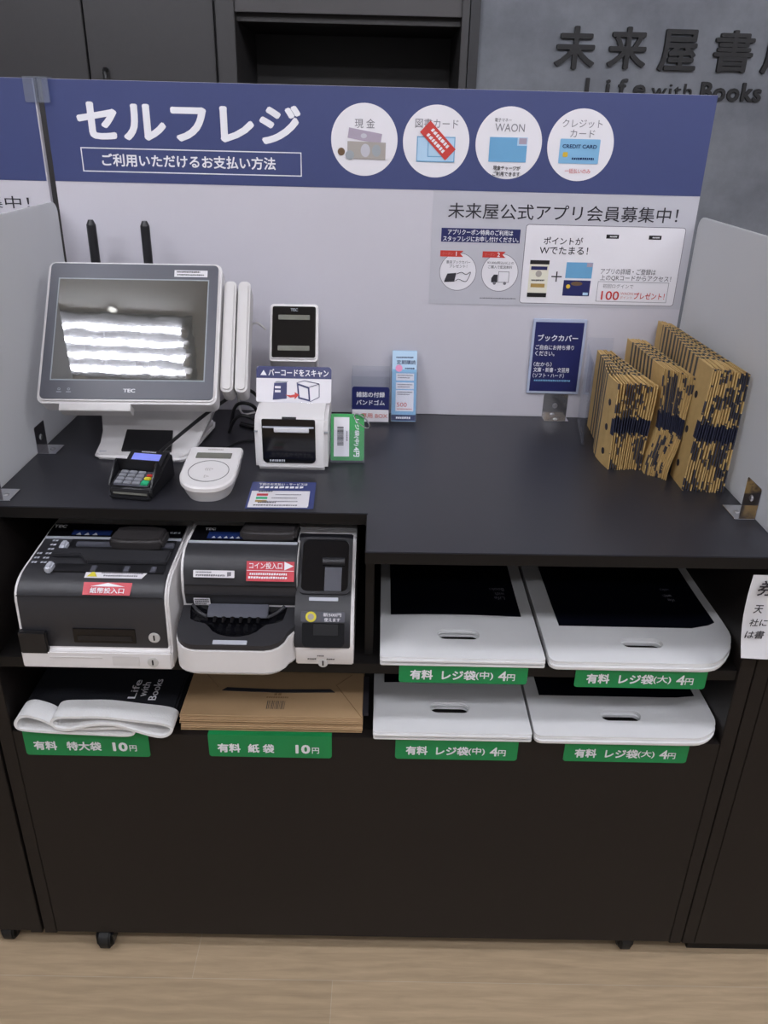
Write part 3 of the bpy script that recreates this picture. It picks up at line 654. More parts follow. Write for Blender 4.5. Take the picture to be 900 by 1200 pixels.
# ------------------------------------------------------------------ receipt printer, scan card, barcode scanner
pr = empty('receipt_printer', (.4595, .32, ZC), 'white cube receipt printer with black paper slot right of the card reader', 'receipt printer')
link('body', side([(.262, ZC), (.2625, .955), (.270, .972), (.283, .979), (.378, .992), (.378, ZC)], .3975, .5215, .006, 4), 'wplastic', pr)
FP = frame((.4595, .2622, ZC))
op = link('front_window', tf(poly(rrect(-.0485, .0415, .0140, .0930, (.003, .003, .008, .008)), .0002, .0020, .0008, 1), FP), 'bgloss', pr)
link('paper', side([(.2545, .9600), (.2605, .9612), (.2605, .9505), (.2545, .9535)], .4320, .4905, .0006), 'paper', pr)
link('tear_bar', box(.4125, .4985, .2575, .2612, .9592, .9618, .0004), 'silverstrip', pr)
fine(op, 'silverstrip', FP, [(-.024, .0190, .026, .0042)], lift=.0024)
decal(pr, 'name_plate', 'bplastic', frame((.4595, .2690, .9722), (1, 0, 0), (0, .71, .70)), -.003, .000, .0240, .0058, .0010, .0006)
link('lid_seam', box(.3972, .5218, .2632, .3775, .9500, .9508), 'coingr', pr)
sc_ = empty('scan_notice', (.459, .335, .985), 'white and navy scan instruction card standing on top of the receipt printer', 'sign')
FS = tilt((.4592, .3200, .9845), 24, .3)
link('card', rbox(FS, -.0650, .0650, 0, .0620, -.0022, 0, .004, .0004), 'sticker_white', sc_)
link('banner', tf(poly(rrect(-.0650, .0650, .0415, .0622, (.006, .006, 0, 0)), .0000, .0006), FS), 'navy_card', sc_)
text(sc_, '▲', 'white_text', FS, -.0525, .0508, .0110, .0090, lift=.0010); text(sc_, 'バーコードをスキャン', 'white_text', FS, .0080, .0510, .1040, .0125, lift=.0010, bold=.022)
b = shape(sc_, 'book_picture', 'navy_card', FS, [(-.0360, .004), (-.0340, .0330), (-.0120, .0345), (-.0120, .0065)])
shape(b, 'book_pages', 'coingr', FS, [(-.0340, .0335), (-.0300, .0365), (-.0095, .0365), (-.0120, .0345)]); decal(b, 'book_title', 'sticker_white', FS, -.0275, .0260, .0100, .0040, .0008, .0002); decal(b, 'book_title', 'sticker_white', FS, -.0275, .0190, .0100, .0040, .0008, .0002)
shape(sc_, 'arrow', 'red', FS, [(-.0140, .0130), (-.0060, .0085), (.0020, .0095), (.0020, .0055), (.0095, .0135), (.0020, .0180), (.0020, .0140), (-.0050, .0125)], .0010)
b = link('scanner_picture', ring_bm(FS, [(.0050, .0340), (.0270, .0270), (.0290, .0020), (.0080, .0070)], [(.0080, .0300), (.0245, .0245), (.0262, .0055), (.0105, .0095)], .0006, .0003), 'navy_card', sc_, smooth=False)
for p, q in (((.0050, .0340), (.0180, .0380)), ((.0180, .0380), (.0440, .0330)), ((.0270, .0270), (.0440, .0330)), ((.0440, .0330), (.0445, .0100)), ((.0445, .0100), (.0290, .0020))):
    link('scanner_edge', tf(tube([(*p, .001), (*q, .001)], .0005, 5, 1), FS), 'navy_card', b)
link('stand_strip', tf(box(-.034, .034, -.002, .004, -.006, .0, .0006), FS), 'clear', sc_)

sn = empty('barcode_scanner', (.449, .45, ZC), 'white barcode scanner head with black window on a post above the printer', 'barcode scanner')
FN = tilt((.4505, .4150, 1.0330), 38, 2.4)
link('head', rbox(FN, -.0440, .0440, 0, .1130, -.055, 0, .007, .004), 'wplastic', sn)
wn = link('window', rbox(FN, -.0395, .0395, .0055, .1060, -.0005, .0014, .004, .0006), 'scanglass', sn)
text(wn, 'TEC', 'coingr', FN, 0, .0985, .0135, .0062, bold=.03, lift=.0018)
for v in (.0840, .0235):
    b = decal(wn, 'lamp_strip', 'lcd', FN, 0, v, .0575, .0095, .0014, .0003, r=.001)
link('head_badge', rbox(FN, -.019, .016, .1128, .1145, -.03, -.004, .0005, .0004), 'coingr', sn)
link('post', merge(cyl((.450, .470, ZC + .012), (.450, .470, 1.06), .013, 20), box(.432, .468, .430, .50, 1.02, 1.05, .004)), 'wplastic2', sn)
link('foot', poly(rrect(.405, .495, .425, .530, .02), ZC, ZC + .012, .003), 'wplastic2', sn)

# tag with barcode, clipped in a clear stand with metal ring
tg = empty('price_tag', (.553, .32, ZC), 'green bag price tag with barcode and metal ring leaning beside the printer', 'tag')
FG = tilt((.5535, .303, ZC + .0015), 20, 1.5)
link('sleeve', rbox(FG, -.0305, .0305, 0, .0560, .0010, .0022, .001, .0003), 'clear', tg)
cd = link('card', rbox(FG, -.0298, .0292, .0025, .0845, -.0010, .0008, .004, .0003), 'greentag', tg)
b = decal(cd, 'barcode_panel', 'sticker_white', FG, -.0105, .0440, .0270, .0690, .0010, .0003)
bars = bmesh.new(); v = .0290; rr = random.Random(5)
while v < .0610:
    h = rr.uniform(.0006, .0018); bars = merge(bars, poly([(-.0180, v), (-.0070, v), (-.0070, v + h), (-.0180, v + h)], .0014, .0016)); v += h + rr.uniform(.0005, .0012)
link('barcode', tf(bars, FG), 'black_text', b, smooth=False)
fine(b, 'grey_text', FG @ Matrix.Translation((-.001, .045, 0)) @ Matrix.Rotation(-math.pi / 2, 4, 'Z'), [(0, 0, .018, .0026)], lift=.0014)
text(cd, 'レジ袋(中)', 'white_text', FG, .0160, .0520, .0470, .0095, rot=-90, lift=.0011, bold=.02); text(cd, '4円', 'white_text', FG, .0160, .0180, .0170, .0105, rot=-90, lift=.0011, bold=.03)
link('ring', tf(tube([(.0255 + .0135 * math.cos(a) , .0720 + .0085 * math.sin(a) - .010 * math.cos(a) * .9, .004 + .004 * math.sin(a)) for a in [2 * math.pi * i / 14 for i in range(14)]], .0013, 8, 4, True), FG), 'chrome', tg)
link('stand', merge(tf(box(-.0305, .0305, -.0012, .0, -.001, .006, .0002), FG), box(.524, .583, .300, .345, ZC, ZC + .0016, .0003), tf(box(-.0305, .0305, 0, .075, -.0028, -.0014, .0003), FG)), 'clear', tg)

# clear box for rubber bands
bx = empty('collection_box', (.590, .533, ZC), 'clear box with navy and white card for returned rubber bands, against the board', 'box')
X0, X1, Y0, Y1, H = .5525, .6285, .5070, .5640, .098
for nm, a in (('wall', (X0, X1, Y0, Y0 + .002, ZC, ZC + H)), ('wall', (X0, X1, Y1 - .002, Y1, ZC, ZC + H + .006)), ('wall', (X0, X0 + .002, Y0 + .002, Y1 - .002, ZC, ZC + H)), ('wall', (X1 - .002, X1, Y0 + .002, Y1 - .002, ZC, ZC + H)), ('base', (X0 + .002, X1 - .002, Y0 + .002, Y1 - .002, ZC, ZC + .002))):
    link(nm, box(*a, .0003, 1), 'clear', bx)
FB = frame((.5905, Y0, ZC))
link('card', tf(poly(rrect(-.0365, .0365, .0065, .0780, (.005, .005, 0, 0)), .0003, .0012), FB), 'navy_card', bx)
decal(bx, 'card_strip', 'sticker_white', FB, 0, .0190, .0725, .0250, .0012, .0004)
text(bx, '雑誌の付録', 'white_text', FB, .000, .0625, .0560, .0110, lift=.0016, bold=.016); text(bx, 'バンドゴム', 'white_text', FB, .000, .0465, .0560, .0105, lift=.0016, bold=.016); text(bx, '専用 BOX', 'salmon', FB, .008, .0195, .0520, .0105, lift=.0020, bold=.008)

# subscription leaflets in a clear pocket
ph = empty('leaflet_holder', (.657, .535, ZC), 'narrow clear pocket holding the tall pale blue leaflet, against the board', 'holder')
FL = tilt((.6568, .5220, ZC + .002), 19.5, 0)
link('front', rbox(FL, -.0268, .0268, 0, .0990, .0052, .0068, .001, .0003), 'clear', ph)
link('rear', rbox(FL, -.0268, .0268, 0, .1150, -.0030, -.0014, .001, .0003), 'clear', ph)
link('edge', merge(tf(box(-.0268, -.0254, 0, .099, -.0014, .0052), FL), tf(box(.0254, .0268, 0, .099, -.0014, .0052), FL), tf(box(-.0254, .0254, -.0015, 0, -.0030, .0068), FL)), 'clear', ph)
lf = empty('leaflet', (.657, .53, ZC + .01), 'tall pale blue magazine subscription leaflet standing in the clear pocket', 'leaflet')
link('sheet', rbox(FL, -.0245, .0245, .0008, .1410, .0000, .0040, .0008, .0003), 'lightblue', lf)
decal(lf, 'sky_band', 'paleblue', FL, 0, .1220, .0490, .0360, .0040, .0003)
decal(lf, 'foot_band', 'ledblue', FL, 0, .0080, .0488, .0120, .0040, .0003); fine(lf, 'white_text', FL, [(0, .0080, .030, .0044)], lift=.0046)
text(lf, '定期購読', 'ledblue', FL, .003, .1180, .0380, .0085, lift=.0046, bold=.01); disc(lf, 'pink_badge', mat('pink_print', '#e08db6', .4), FL, -.0110, .1060, .0070, .0041, .0003, 24)
fine(lf, 'ledblue', FL, [(.0, .1275, .034, .003), (.011, .1060, .020, .003)], lift=.0046)
for z, h in ((.0890, .0140), (.0715, .0130), (.0420, .0420)):
    b = decal(lf, 'text_panel', 'sticker_white', FL, .0015, z, .0360, h, .0041, .0003); fine(b, 'grey_text', FL, [(.0015, z + h / 2 - .004, .030, .0022), (-.001, z + h / 2 - .0085, .024, .0022)], lift=.0046)
text(lf, '500', 'red', FL, -.004, .0340, .0200, .0085, lift=.0048); fine(lf, 'salmon', FL, [(.0015, .0255, .030, .0022)], lift=.0048)

# laminated card lying on the worktop
lc = empty('laminated_card', (.455, .157, ZC), 'laminated blue and white payment notice lying flat at the worktop edge', 'card')
FC = frame((.4550, .1065, ZC), (1, .03, 0), (0, 1, 0))
link('laminate', rbox(FC, -.0520, .0540, 0, .1030, .0003, .0011, .002, .0002), mat('laminate_blue', '#474f80', .12), lc)
decal(lc, 'panel', 'sticker_white', FC, -.0015, .0365, .0940, .0580, .0012, .0003); decal(lc, 'panel', 'sticker_white', FC, -.0020, .0055 + .012 - .005, .0930, .0200, .0016, .0003)
text(lc, '下記のお支払い・サービスは', 'white_text', FC, .000, .0920, .080, .0100, lift=.0015, bold=.02)
fine(lc, 'white_text', FC, [(.000, .0800, .074, .0085)], lift=.0015)
fine(lc, 'black_text', FC, [(-.026, .0625, .022, .004), (-.020, .0200, .028, .0036), (-.006, .0100, .068, .0036)], lift=.0020)
fine(lc, 'grey_text', FC, [(.012, .0500, .042, .0032), (.006, .0370, .040, .0032), (.0, .0240, .056, .0034)], lift=.0020)
for m, z in (('red_sticker', .0500), ('keygreen', .0375), ('brownp', .0255)): decal(lc, 'logo', m, FC, -.0300, z, .0180, .0075, .0016, .0004)

# cables
def cable(pts, r, m, label): props(link('cable', tube(pts, r, 8, 8), m, loc=pts[0]), label, 'cable')
cable([(.238, .226, ZC + .036), (.252, .262, .925), (.292, .335, .947), (.322, .372, .963), (.352, .40, .978), (.370, .410, .976), (.384, .425, .955), (.390, .440, .920), (.392, .465, .893), (.392, .515, ZC + .0035), (.385, .56, ZC + .0035)], .0032, 'bplastic', 'thick black cable rising from the card terminal past the register')
cable([(.345, .248, ZC + .022), (.345, .275, ZC + .004), (.315, .305, ZC + .002), (.332, .36, ZC + .002), (.350, .39, ZC + .002), (.388, .405, ZC + .002)], .0019, 'bplastic', 'thin black cable running behind the white card reader')
cable([(.395, .47, 1.075), (.375, .48, 1.085), (.352, .49, 1.06), (.330, .51, 1.0), (.325, .53, .93), (.330, .545, ZC + .004), (.36, .568, ZC + .003)], .0022, 'wplastic2', 'white cable hanging from the barcode scanner')
cbn = empty('cable_bundle', (.35, .45, ZC), 'loose black cable coiled on the worktop behind the register', 'cable')
for dz, dy in ((.030, 0), (.010, -.012)):
    link('loop', tube([(.322, .445 + dy, ZC + .004), (.334, .435 + dy, ZC + .02 + dz), (.350, .430 + dy, ZC + .034 + dz), (.373, .435 + dy, ZC + .024 + dz), (.381, .455 + dy, ZC + .01), (.363, .475 + dy, ZC + .004), (.336, .490 + dy, ZC + .004)], .0034, 8, 8), 'bplastic', cbn)

# ------------------------------------------------------------------ kraft book covers
def sheet(name, m, P, th, thb, hgt, dep, loc, ny=8, nz=10):
    """P(s, t) -> world centre point, s 0..1 from the front fold to the back, t 0..1 upward"""
    bm = bmesh.new(); uv = bm.loops.layers.uv.new('UVMap'); G = {}
    for k, sg_ in enumerate((-1, 1)):
        for i in range(ny + 1):
            for j in range(nz + 1):
                p = P(i / ny, j / nz); e = .55 if i in (0,) else lerp(1, thb / th, (i / ny) ** .8)
                G[k, i, j] = bm.verts.new((p[0] + sg_ * th / 2 * e, p[1], p[2]))
    def face(ks):
        f = bm.faces.new([G[k] for k in ks])
        for l, k in zip(f.loops, ks): l[uv].uv = (k[1] / ny * dep, k[2] / nz * hgt)
    for i in range(ny):
        for j in range(nz):
            face([(0, i, j), (0, i, j + 1), (0, i + 1, j + 1), (0, i + 1, j)]); face([(1, i, j), (1, i + 1, j), (1, i + 1, j + 1), (1, i, j + 1)])
    for j in range(nz): face([(0, 0, j), (1, 0, j), (1, 0, j + 1), (0, 0, j + 1)]); face([(0, ny, j), (0, ny, j + 1), (1, ny, j + 1), (1, ny, j)])
    for i in range(ny): face([(0, i, nz), (1, i, nz), (1, i + 1, nz), (0, i + 1, nz)]); face([(0, i, 0), (0, i + 1, 0), (1, i + 1, 0), (1, i, 0)])
    return link(name, bm, m, loc=loc, smooth=False)
def interp(tab, t):
    for (t0, v0), (t1, v1) in zip(tab, tab[1:]):
        if t <= t1:
            k = (t - t0) / (t1 - t0); k = k * k * (3 - 2 * k); return lerp(v0, v1, k)
    return tab[-1][1]
def cover_stack(n, hgt, dep, left, right, back, yf, yb, top_drop, band, which, group, th, flare=0):
    """left/right: tables t -> x of the front folds; yf: (yl0, yr0, yl1, yr1) front y at bottom/top for left/right"""
    m = cover_mat('kraft_cover_' + which.split()[0], hgt, dep, band); first = None
    for i in range(n):
        q = i / (n - 1); jit = random.uniform(-.0025, .0025); jz = random.uniform(-.0015, .002)
        def P(s, t, q=q, jit=jit, jz=jz, i=i):
            xf = lerp(interp(left, t), interp(right, t), q); xb = lerp(back[0], back[1], q)
            y0 = lerp(lerp(yf[0], yf[1], q), lerp(yf[2], yf[3], q), t) + jit
            k = s ** .8; bow = flare * math.exp(-i / 1.6) * math.sin(math.pi * min(1, s / .62)) * (1 - .35 * t)
            return Vector((lerp(xf, xb, k) - bow, lerp(y0, yb, s), ZC + .0005 + t * (hgt + jz + lerp(top_drop[0], top_drop[1], q))))
        p0 = P(.5, 0); o = sheet('book_cover', m, P, th, .85 * (back[1] - back[0]) / (n - 1), hgt, dep, p0)
        if i == 0:
            props(o, f'leftmost kraft book cover of the {which}, its side facing out', 'book cover', group); first = (o, P)
        elif i == n - 1: props(o, f'rightmost kraft book cover of the {which}', 'book cover', group)
        else: props(o, f'folded kraft book cover inside the {which}', 'book cover', group)
    return first
o1, P1 = cover_stack(15, .1555, .24, [(0, 1.0150), (1, 1.0130)], [(0, 1.0710), (1, 1.0790)], (1.031, 1.058), (.297, .297, .300, .302), .53, (0, -.003), .080, 'low stack behind the clear stand', 'kraft book covers, left stack', .0030, .013)
cover_stack(14, .180, .24, [(0, 1.0740), (.5, 1.0900), (1, 1.0890)], [(0, 1.1030), (.5, 1.1200), (1, 1.1280)], (1.085, 1.118), (.278, .254, .312, .274), .525, (0, -.004), .095, 'pinched middle stack', 'kraft book covers, middle stack', .0021)
o3, P3 = cover_stack(16, .207, .34, [(0, 1.1190), (1, 1.1310)], [(0, 1.1830), (1, 1.1880)], (1.150, 1.176), (.210, .204, .212, .212), .560, (0, -.006), .103, 'tall stack beside the right partition', 'kraft book covers, right stack', .0035, .008)
for o, P, n, hs in ((o1, P1, 3, .1555), (o3, P3, 3, .207)):
    for k in range(n):
        t = (.16, .45, .74)[k]; s = .12
        c = P(s, t); a = P(s + .03, t) - P(s - .03, t); u = P(s, t + .05) - P(s, t - .05)
        Fk = frame(c, -a, u)
        link('round_print', tf(poly(circ(0, 0, .0060, 24), .0019, .0022), Fk), 'black_text', o, smooth=False)
hd = empty('acrylic_stand', (1.0, .45, ZC), 'clear acrylic stand around the left low stack of kraft covers', 'stand')
link('side_panel', poly([(.9935, .415), (.9960, .415), (1.0185, .556), (1.0160, .556)], ZC + .003, ZC + .160, .0004, 1), 'clear', hd)
link('rear_panel', box(1.0165, 1.068, .558, .5605, ZC + .003, ZC + .172), 'clear', hd)
link('base', poly([(.992, .41), (.998, .41), (1.022, .560), (1.015, .560)], ZC, ZC + .003), 'clear', hd)

# ------------------------------------------------------------------ cash machines
ZM = ZU + .0006
# note unit
nu = empty('banknote_machine', (.19, .14, ZM), 'charcoal and white banknote machine on the left of the upper shelf', 'cash machine')
A0, A1 = .0770, .3040
prof = [(-.022, ZM), (-.022, .698), (-.016, .704), (-.013, .780), (-.0095, .791), (-.0025, .7995), (.008, .8060), (.020, .8098), (.034, .8118), (.16, .8205), (.40, .8205), (.40, ZM)]
link('housing', side(prof, A0, A1, .003, 2), 'wplastic', nu)
def shell(pr_, off=.0022, zmin=.704):
    q = [p for p in pr_ if p[1] >= zmin and p[0] < .2]
    up = [(y - (off if z < .80 else off * .5), z + (off * .9 if z > .79 else 0)) for y, z in q]; dn = [(y + .004, z - .004) for y, z in q][::-1]
    return up + dn
cv = link('front_cover', side(shell(prof), A0 + .0055, A1 - .0060, .001, 1), 'gplastic', nu)
FF = frame((0, -.0187, 0), (1, 0, 0), (0, .040, 1))
FF = FF @ Matrix.Translation((0, 0, -.0009))       # front face
FX = frame((0, -.0015, .8012), (1, 0, 0), (0, .8, .6))   # curved shoulder
FTp = frame((0, .06, .8157), (1, 0, 0), (0, 1, .069))   # top face, v = y - .06
dr = link('drawer', box(A0 + .001, A1 - .001, -.0245, -.010, ZM + .001, .6995, .002), 'wplastic', nu)
link('finger_slot', box(.120, .200, -.0252, -.0243, .688, .6910, .0003), 'wplastic2', dr); link('grip', box(.214, .255, -.0250, -.0243, .676, .6925, .0008), 'wplastic2', dr)
def lock(parent, x, y, z, r=.0088):
    k = link('lock', cyl((x, y, z), (x, y - .003, z), r, 28, bv=.0008), 'lockface', parent); link('keyhole', box(x - .0012, x + .0012, y - .0034, y - .0029, z - .004, z + .005), 'bplastic', k)
lock(dr, .2750, -.0243, .684, .0082); lock(cv, .2790, -.0170, .7235, .0085)
fine(cv, 'silverstrip', FF, [(.266, .7400, .014, .0030), (.2785, .7440, .010, .0026), (.291, .7400, .012, .0030)], lift=.0004)
link('outlet_recess', box(.1585, .2515, -.0192, -.0145, .7125, .7375, .0008), 'bgloss', cv); link('outlet_flap', box(.164, .246, -.0197, -.0185, .7165, .7260, .0005), 'bplastic', cv)
link('side_latch', box(.0782, .1200, -.0250, -.014, .694, .7330, .002), 'bplastic', nu)
fine(cv, 'bplastic', FF, [(.138, .7140, .013, .0050)], lift=.0004)
b = decal(cv, 'serial_sticker', 'sticker_white', FF, .1215, .7790, .0600, .0110, .0002, .0005); fine(b, 'grey_text', FF, [(.108, .7820, .026, .0020), (.118, .7775, .042, .0028), (.146, .7780, .007, .0050)], lift=.0008)
link('seam', box(A0 + .0062, A1 - .0066, -.0166, -.0150, .7905, .7913), 'bplastic', cv)
b = shape(nu, 'red_sticker', 'red_sticker', FX, [(.1800, -.0150), (.2490, -.0150), (.2500, .0050), (.1790, .0050)], .0020, .0006)
text(b, '紙幣投入口', 'white_text', FX, .2150, -.0080, .0500, .0090, lift=.0030, bold=.02); shape(b, 'arrow_mark', 'white_text', FX, [(.1900, -.0015), (.2150, .0040), (.2400, -.0015)], .0028, .0003)
b = shape(nu, 'warning_sticker', 'sticker_white', frame((0, .0160, .8096), (1, 0, 0), (0, .95, .28)), [(.1775, -.0080), (.2620, -.0080), (.2700, .0070), (.1775, .0070)], .0022, .0006)
Fw = frame((0, .0160, .8096), (1, 0, 0), (0, .95, .28)); shape(b, 'warning_mark', 'yellow', Fw, [(.181, -.006), (.196, -.006), (.1885, .006)], .0031, .0003); fine(b, 'grey_text', Fw, [(.232, .002, .062, .0030), (.230, -.0035, .050, .0030)], lift=.0030)
# top: display strip, note guides, levers, button marks
link('display_strip', tf(box(A0 + .0060, A1 - .0060, .0560, .0960, -.0005, .0020, .0006), FTp), 'bgloss', nu)
decal(nu, 'blue_panel', 'ledblue', FTp, .152, .0680, .0620, .0150, .0021, .0003); text(nu, 'TEC', 'white_text', FTp, .0960, .0850, .0200, .0085, bold=.02, lift=.0026); fine(nu, 'coingr', FTp, [(.2860, .0720, .0200, .0065)], lift=.0026)
for x in (.133, .146, .159): shape(nu, 'indicator', 'silverstrip', FTp, [(x - .004, .0600), (x + .004, .0600), (x, .0670)], .0025, .0003)
link('strip_edge', tf(box(A0 + .006, A1 - .006, .0500, .0558, .0, .0022, .0004), FTp), 'silverstrip', nu)
link('note_slot', tf(box(.128, A1 - .012, .0120, .0480, .0002, .0022, .0004), FTp), 'bplastic', nu)
link('note_guide', tf(poly([(.112, -.004), (.157, -.004), (.172, -.021), (A1 - .012, -.021), (A1 - .012, .010), (.118, .012)], .0010, .0085, .0015, 2), FTp), 'gplastic', nu)
link('note_slot', tf(box(.128, A1 - .012, -.0420, -.0215, -.0040, .0018, .0004), FTp), 'bplastic', nu)
for x in (.187, .236, .276): link('roller_tab', tf(box(x - .004, x + .004, -.0420, -.0290, -.002, .0042, .0006), FTp), 'bezel', nu)
link('guide_bar', tf(box(.140, A1 - .012, .0250, .0350, .0015, .0065, .0010), FTp), 'bezel', nu)
for x, v in ((.1235, .0160), (.1225, -.0440)): link('lever', tf(box(x - .0055, x + .0055, v - .004, v + .016, -.001, .0110, .003, 3), FTp), 'silverstrip', nu)
for r in range(6):
    fine(nu, 'silverstrip', FTp, [(.1040 + r * .0008, .042 - r * .0125, .011, .0050)] + ([(.0905 + r * .0006, .042 - r * .0125, .009, .0050)] if r > 2 else []), lift=.0022)
link('visor', tf(poly([(.1940, .0180), (.2150, .0135), (.2580, .0135), (.2780, .0180), (.2800, .0560), (.2560, .0620), (.2180, .0620), (.1980, .0560)], .0010, .0220, .005, 3), FTp), 'brownblack', nu)

# coin unit
cu_ = empty('coin_machine', (.44, .14, ZM), 'charcoal and white coin machine with projecting tray, right of the note unit', 'cash machine')
B0, B1, BS = .3125, .5765, .4880
prof = [(.036, ZM), (.036, .752), (.031, .775), (.036, .806), (.046, .822), (.062, .831), (.085, .8345), (.40, .8345), (.40, ZM)]
link('housing', side(prof, B0, BS + .001, .002, 2), 'wplastic', cu_)
cv = link('front_cover', side(shell(prof, .0022, .740), B0 + .0045, BS, .001, 1), 'gplastic', cu_)
FQ = frame((0, .0330, 0))        # face of the cover, near upright
for z in (.787, .771): link('seam', box(B0 + .006, BS - .001, .0277 + (.7750 - z) * -.14, .0310, z - .0006, z + .0006), 'bplastic', cv)
Fs = frame((0, .0327, .806), (1, 0, 0), (0, .42, .907))
b = decal(cv, 'serial_sticker', 'sticker_white', Fs, .3640, .000, .0620, .0110, .0010, .0006, r=.001); fine(b, 'grey_text', Fs, [(.349, .0025, .024, .0020), (.359, -.002, .044, .0030), (.388, 0, .008, .007)], lift=.0018)
Fs2 = frame((0, .0310, .7610), (1, 0, 0), (0, -.22, .975))
b = decal(cv, 'small_sticker', 'sticker_white', Fs2, .3430, -.0020, .0250, .0135, .0010, .0006, r=.001); fine(b, 'black_text', Fs2, [(.343, .002, .021, .0026), (.343, -.002, .021, .0026), (.341, -.006, .017, .0022)], lift=.0018)
Fr = frame((0, .0370, .8120), (1, 0, 0), (0, .50, .866))
b = decal(cv, 'red_sticker', 'red_sticker', Fr, .4490, -.002, .0720, .0300, .0020, .0006)
text(b, 'コイン投入口', 'white_text', Fr, .4420, .0065, .0500, .0100, lift=.0030, bold=.012); shape(b, 'arrow_mark', 'white_text', Fr, [(.4700, .0000), (.4840, .0065), (.4700, .0130)], .0028, .0003)
fine(b, 'white_text', Fr, [(.446, -.0060, .056, .0034), (.446, -.0115, .060, .0034)], lift=.0030); decal(b, 'white_rule', 'white_text', Fr, .4490, -.0010, .0710, .0008, .0027, .0003)
FTc = frame((0, .10, .8352), (1, 0, 0), (0, 1, 0))
link('display_strip', tf(box(B0 + .006, BS - .002, -.018, .035, -.001, .0016, .0006), FTc), 'bgloss', cu_)
decal(cu_, 'blue_panel', 'ledblue', FTc, .380, .0000, .0720, .0220, .0017, .0003); text(cu_, 'TEC', 'white_text', FTc, .3440, .0200, .0170, .0080, bold=.03, lift=.0022)
for k in range(6): shape(cu_, 'indicator', 'silverstrip', FTc, [(.3515 + k * .0095, -.0100), (.3575 + k * .0095, -.0100), (.3545 + k * .0095, -.0040)], .0021, .0003)
link('strip_edge', tf(box(B0 + .006, BS - .002, -.0240, -.0180, -.001, .0018, .0004), FTc), 'silverstrip', cu_)
link('visor', tf(poly([(.3960, -.0180), (.4200, -.0210), (.4620, -.0210), (.4840, -.0170), (.4860, .0300), (.4620, .0350), (.4220, .0350), (.4000, .0300)], .0010, .0190, .005, 3), FTc), 'brownblack', cu_)
# projecting tray: white shell, charcoal rim, glossy dished bowl with a coin ledge
tx0, tx1, ty0, ty1 = B0 - .0005, BS - .002, -.046, .034
pl = [(tx1, ty1), (tx0, ty1), (tx0, ty0 + .032)] + [(tx0 + .032 - .032 * math.cos(math.radians(a)), ty0 + .032 - .032 * math.sin(math.radians(a))) for a in (15, 30, 45, 60, 75, 90)] + [(tx1 - .040, ty0)] + [(tx1 - .040 + .034 * math.sin(math.radians(a)), ty0 + .034 - .034 * math.cos(math.radians(a))) for a in (20, 40, 60, 80)] + [(tx1 + .004, ty0 + .042)]
def ztop(y): return lerp(.7235, .7420, (y - ty0) / (ty1 - ty0))
def loft(outline_, fz0, fz1, inset0=0):
    bm = bmesh.new(); cx = sum(p[0] for p in outline_) / len(outline_)
    a = [bm.verts.new((lerp(x, cx, inset0), lerp(y, ty1, inset0 * 2), fz0(y))) for x, y in outline_]; b = [bm.verts.new((x, y, fz1(y))) for x, y in outline_]
    n = len(outline_); bm.faces.new(a[::-1]); bm.faces.new(b)
    for i in range(n): bm.faces.new((a[i], a[(i + 1) % n], b[(i + 1) % n], b[i]))
    bmesh.ops.recalc_face_normals(bm, faces=bm.faces); return bm
tr = link('tray', bevel(merge(loft(pl, lambda y: ZM + .012, lambda y: ztop(y) - .0005)), .0025, 2), 'wplastic', cu_)
link('tray_foot', loft(pl, lambda y: ZM, lambda y: ZM + .013, .09), 'wplastic2', tr)
cxm = (tx0 + tx1) / 2
bowl = [(cxm - .074, .0335), (cxm - .073, .022), (cxm - .070, .006), (cxm - .062, .001), (cxm - .046, -.003)] + [(cxm - .040 * math.cos(math.radians(a)), -.004 - .024 * math.sin(math.radians(a))) for a in (15, 35, 55, 75, 90, 105, 125, 145, 165)] + [(cxm + .046, -.003), (cxm + .062, .001), (cxm + .070, .006), (cxm + .073, .022), (cxm + .074, .0335)]
rim_out = [(cxm + (x - cxm) * .985, y + (.001 if y < .03 else 0)) for x, y in pl]
rb = curve_plate(rim_out, [[(x, min(y, .0335)) for x, y in bowl]], 0, .004)
for v in rb.verts: v.co.z = ztop(v.co.y) - .001 + v.co.z * 2.0
link('tray_rim', rb, 'gplastic', tr)
bw = bmesh.new(); n = len(bowl)
A_ = [bw.verts.new((x, y, ztop(y) + .0068)) for x, y in bowl]; B_ = [bw.verts.new((lerp(x, cxm, .16), lerp(y, .018, .22), ztop(lerp(y, .018, .22)) + .0006)) for x, y in bowl]
for i in range(n): bw.faces.new((A_[i], A_[(i + 1) % n], B_[(i + 1) % n], B_[i]))
bw.faces.new(B_); bmesh.ops.recalc_face_normals(bw, faces=bw.faces)
link('bowl', bw, 'bgloss', tr)
link('coin_ledge', side([(.0335, .7540), (.020, .7500), (.009, .7440), (.012, .7420), (.0335, .7440)], cxm - .046, cxm + .046, .001, 2), 'bezel', tr)
for k in range(6): link('coin_stop', cyl((cxm - .0325 + k * .013, .0080, .7435), (cxm - .0325 + k * .013, -.0020, .7405), .0040, 12, .0026), 'bgloss', tr)
for sgn in (-1, 1): link('bowl_rail', tube([(cxm + sgn * .070, .029, .7530), (cxm + sgn * .060, .017, .7490), (cxm + sgn * .046, .010, .7450)], .0026, 8, 4), 'gplastic', tr)
decal(tr, 'front_strip', 'silverstrip', frame((0, ty0 + .006, ztop(ty0 + .006) + .0072), (1, 0, 0), (0, .975, .225)), cxm - .003, .0, .0500, .0080, .0003, .0010, r=.001)
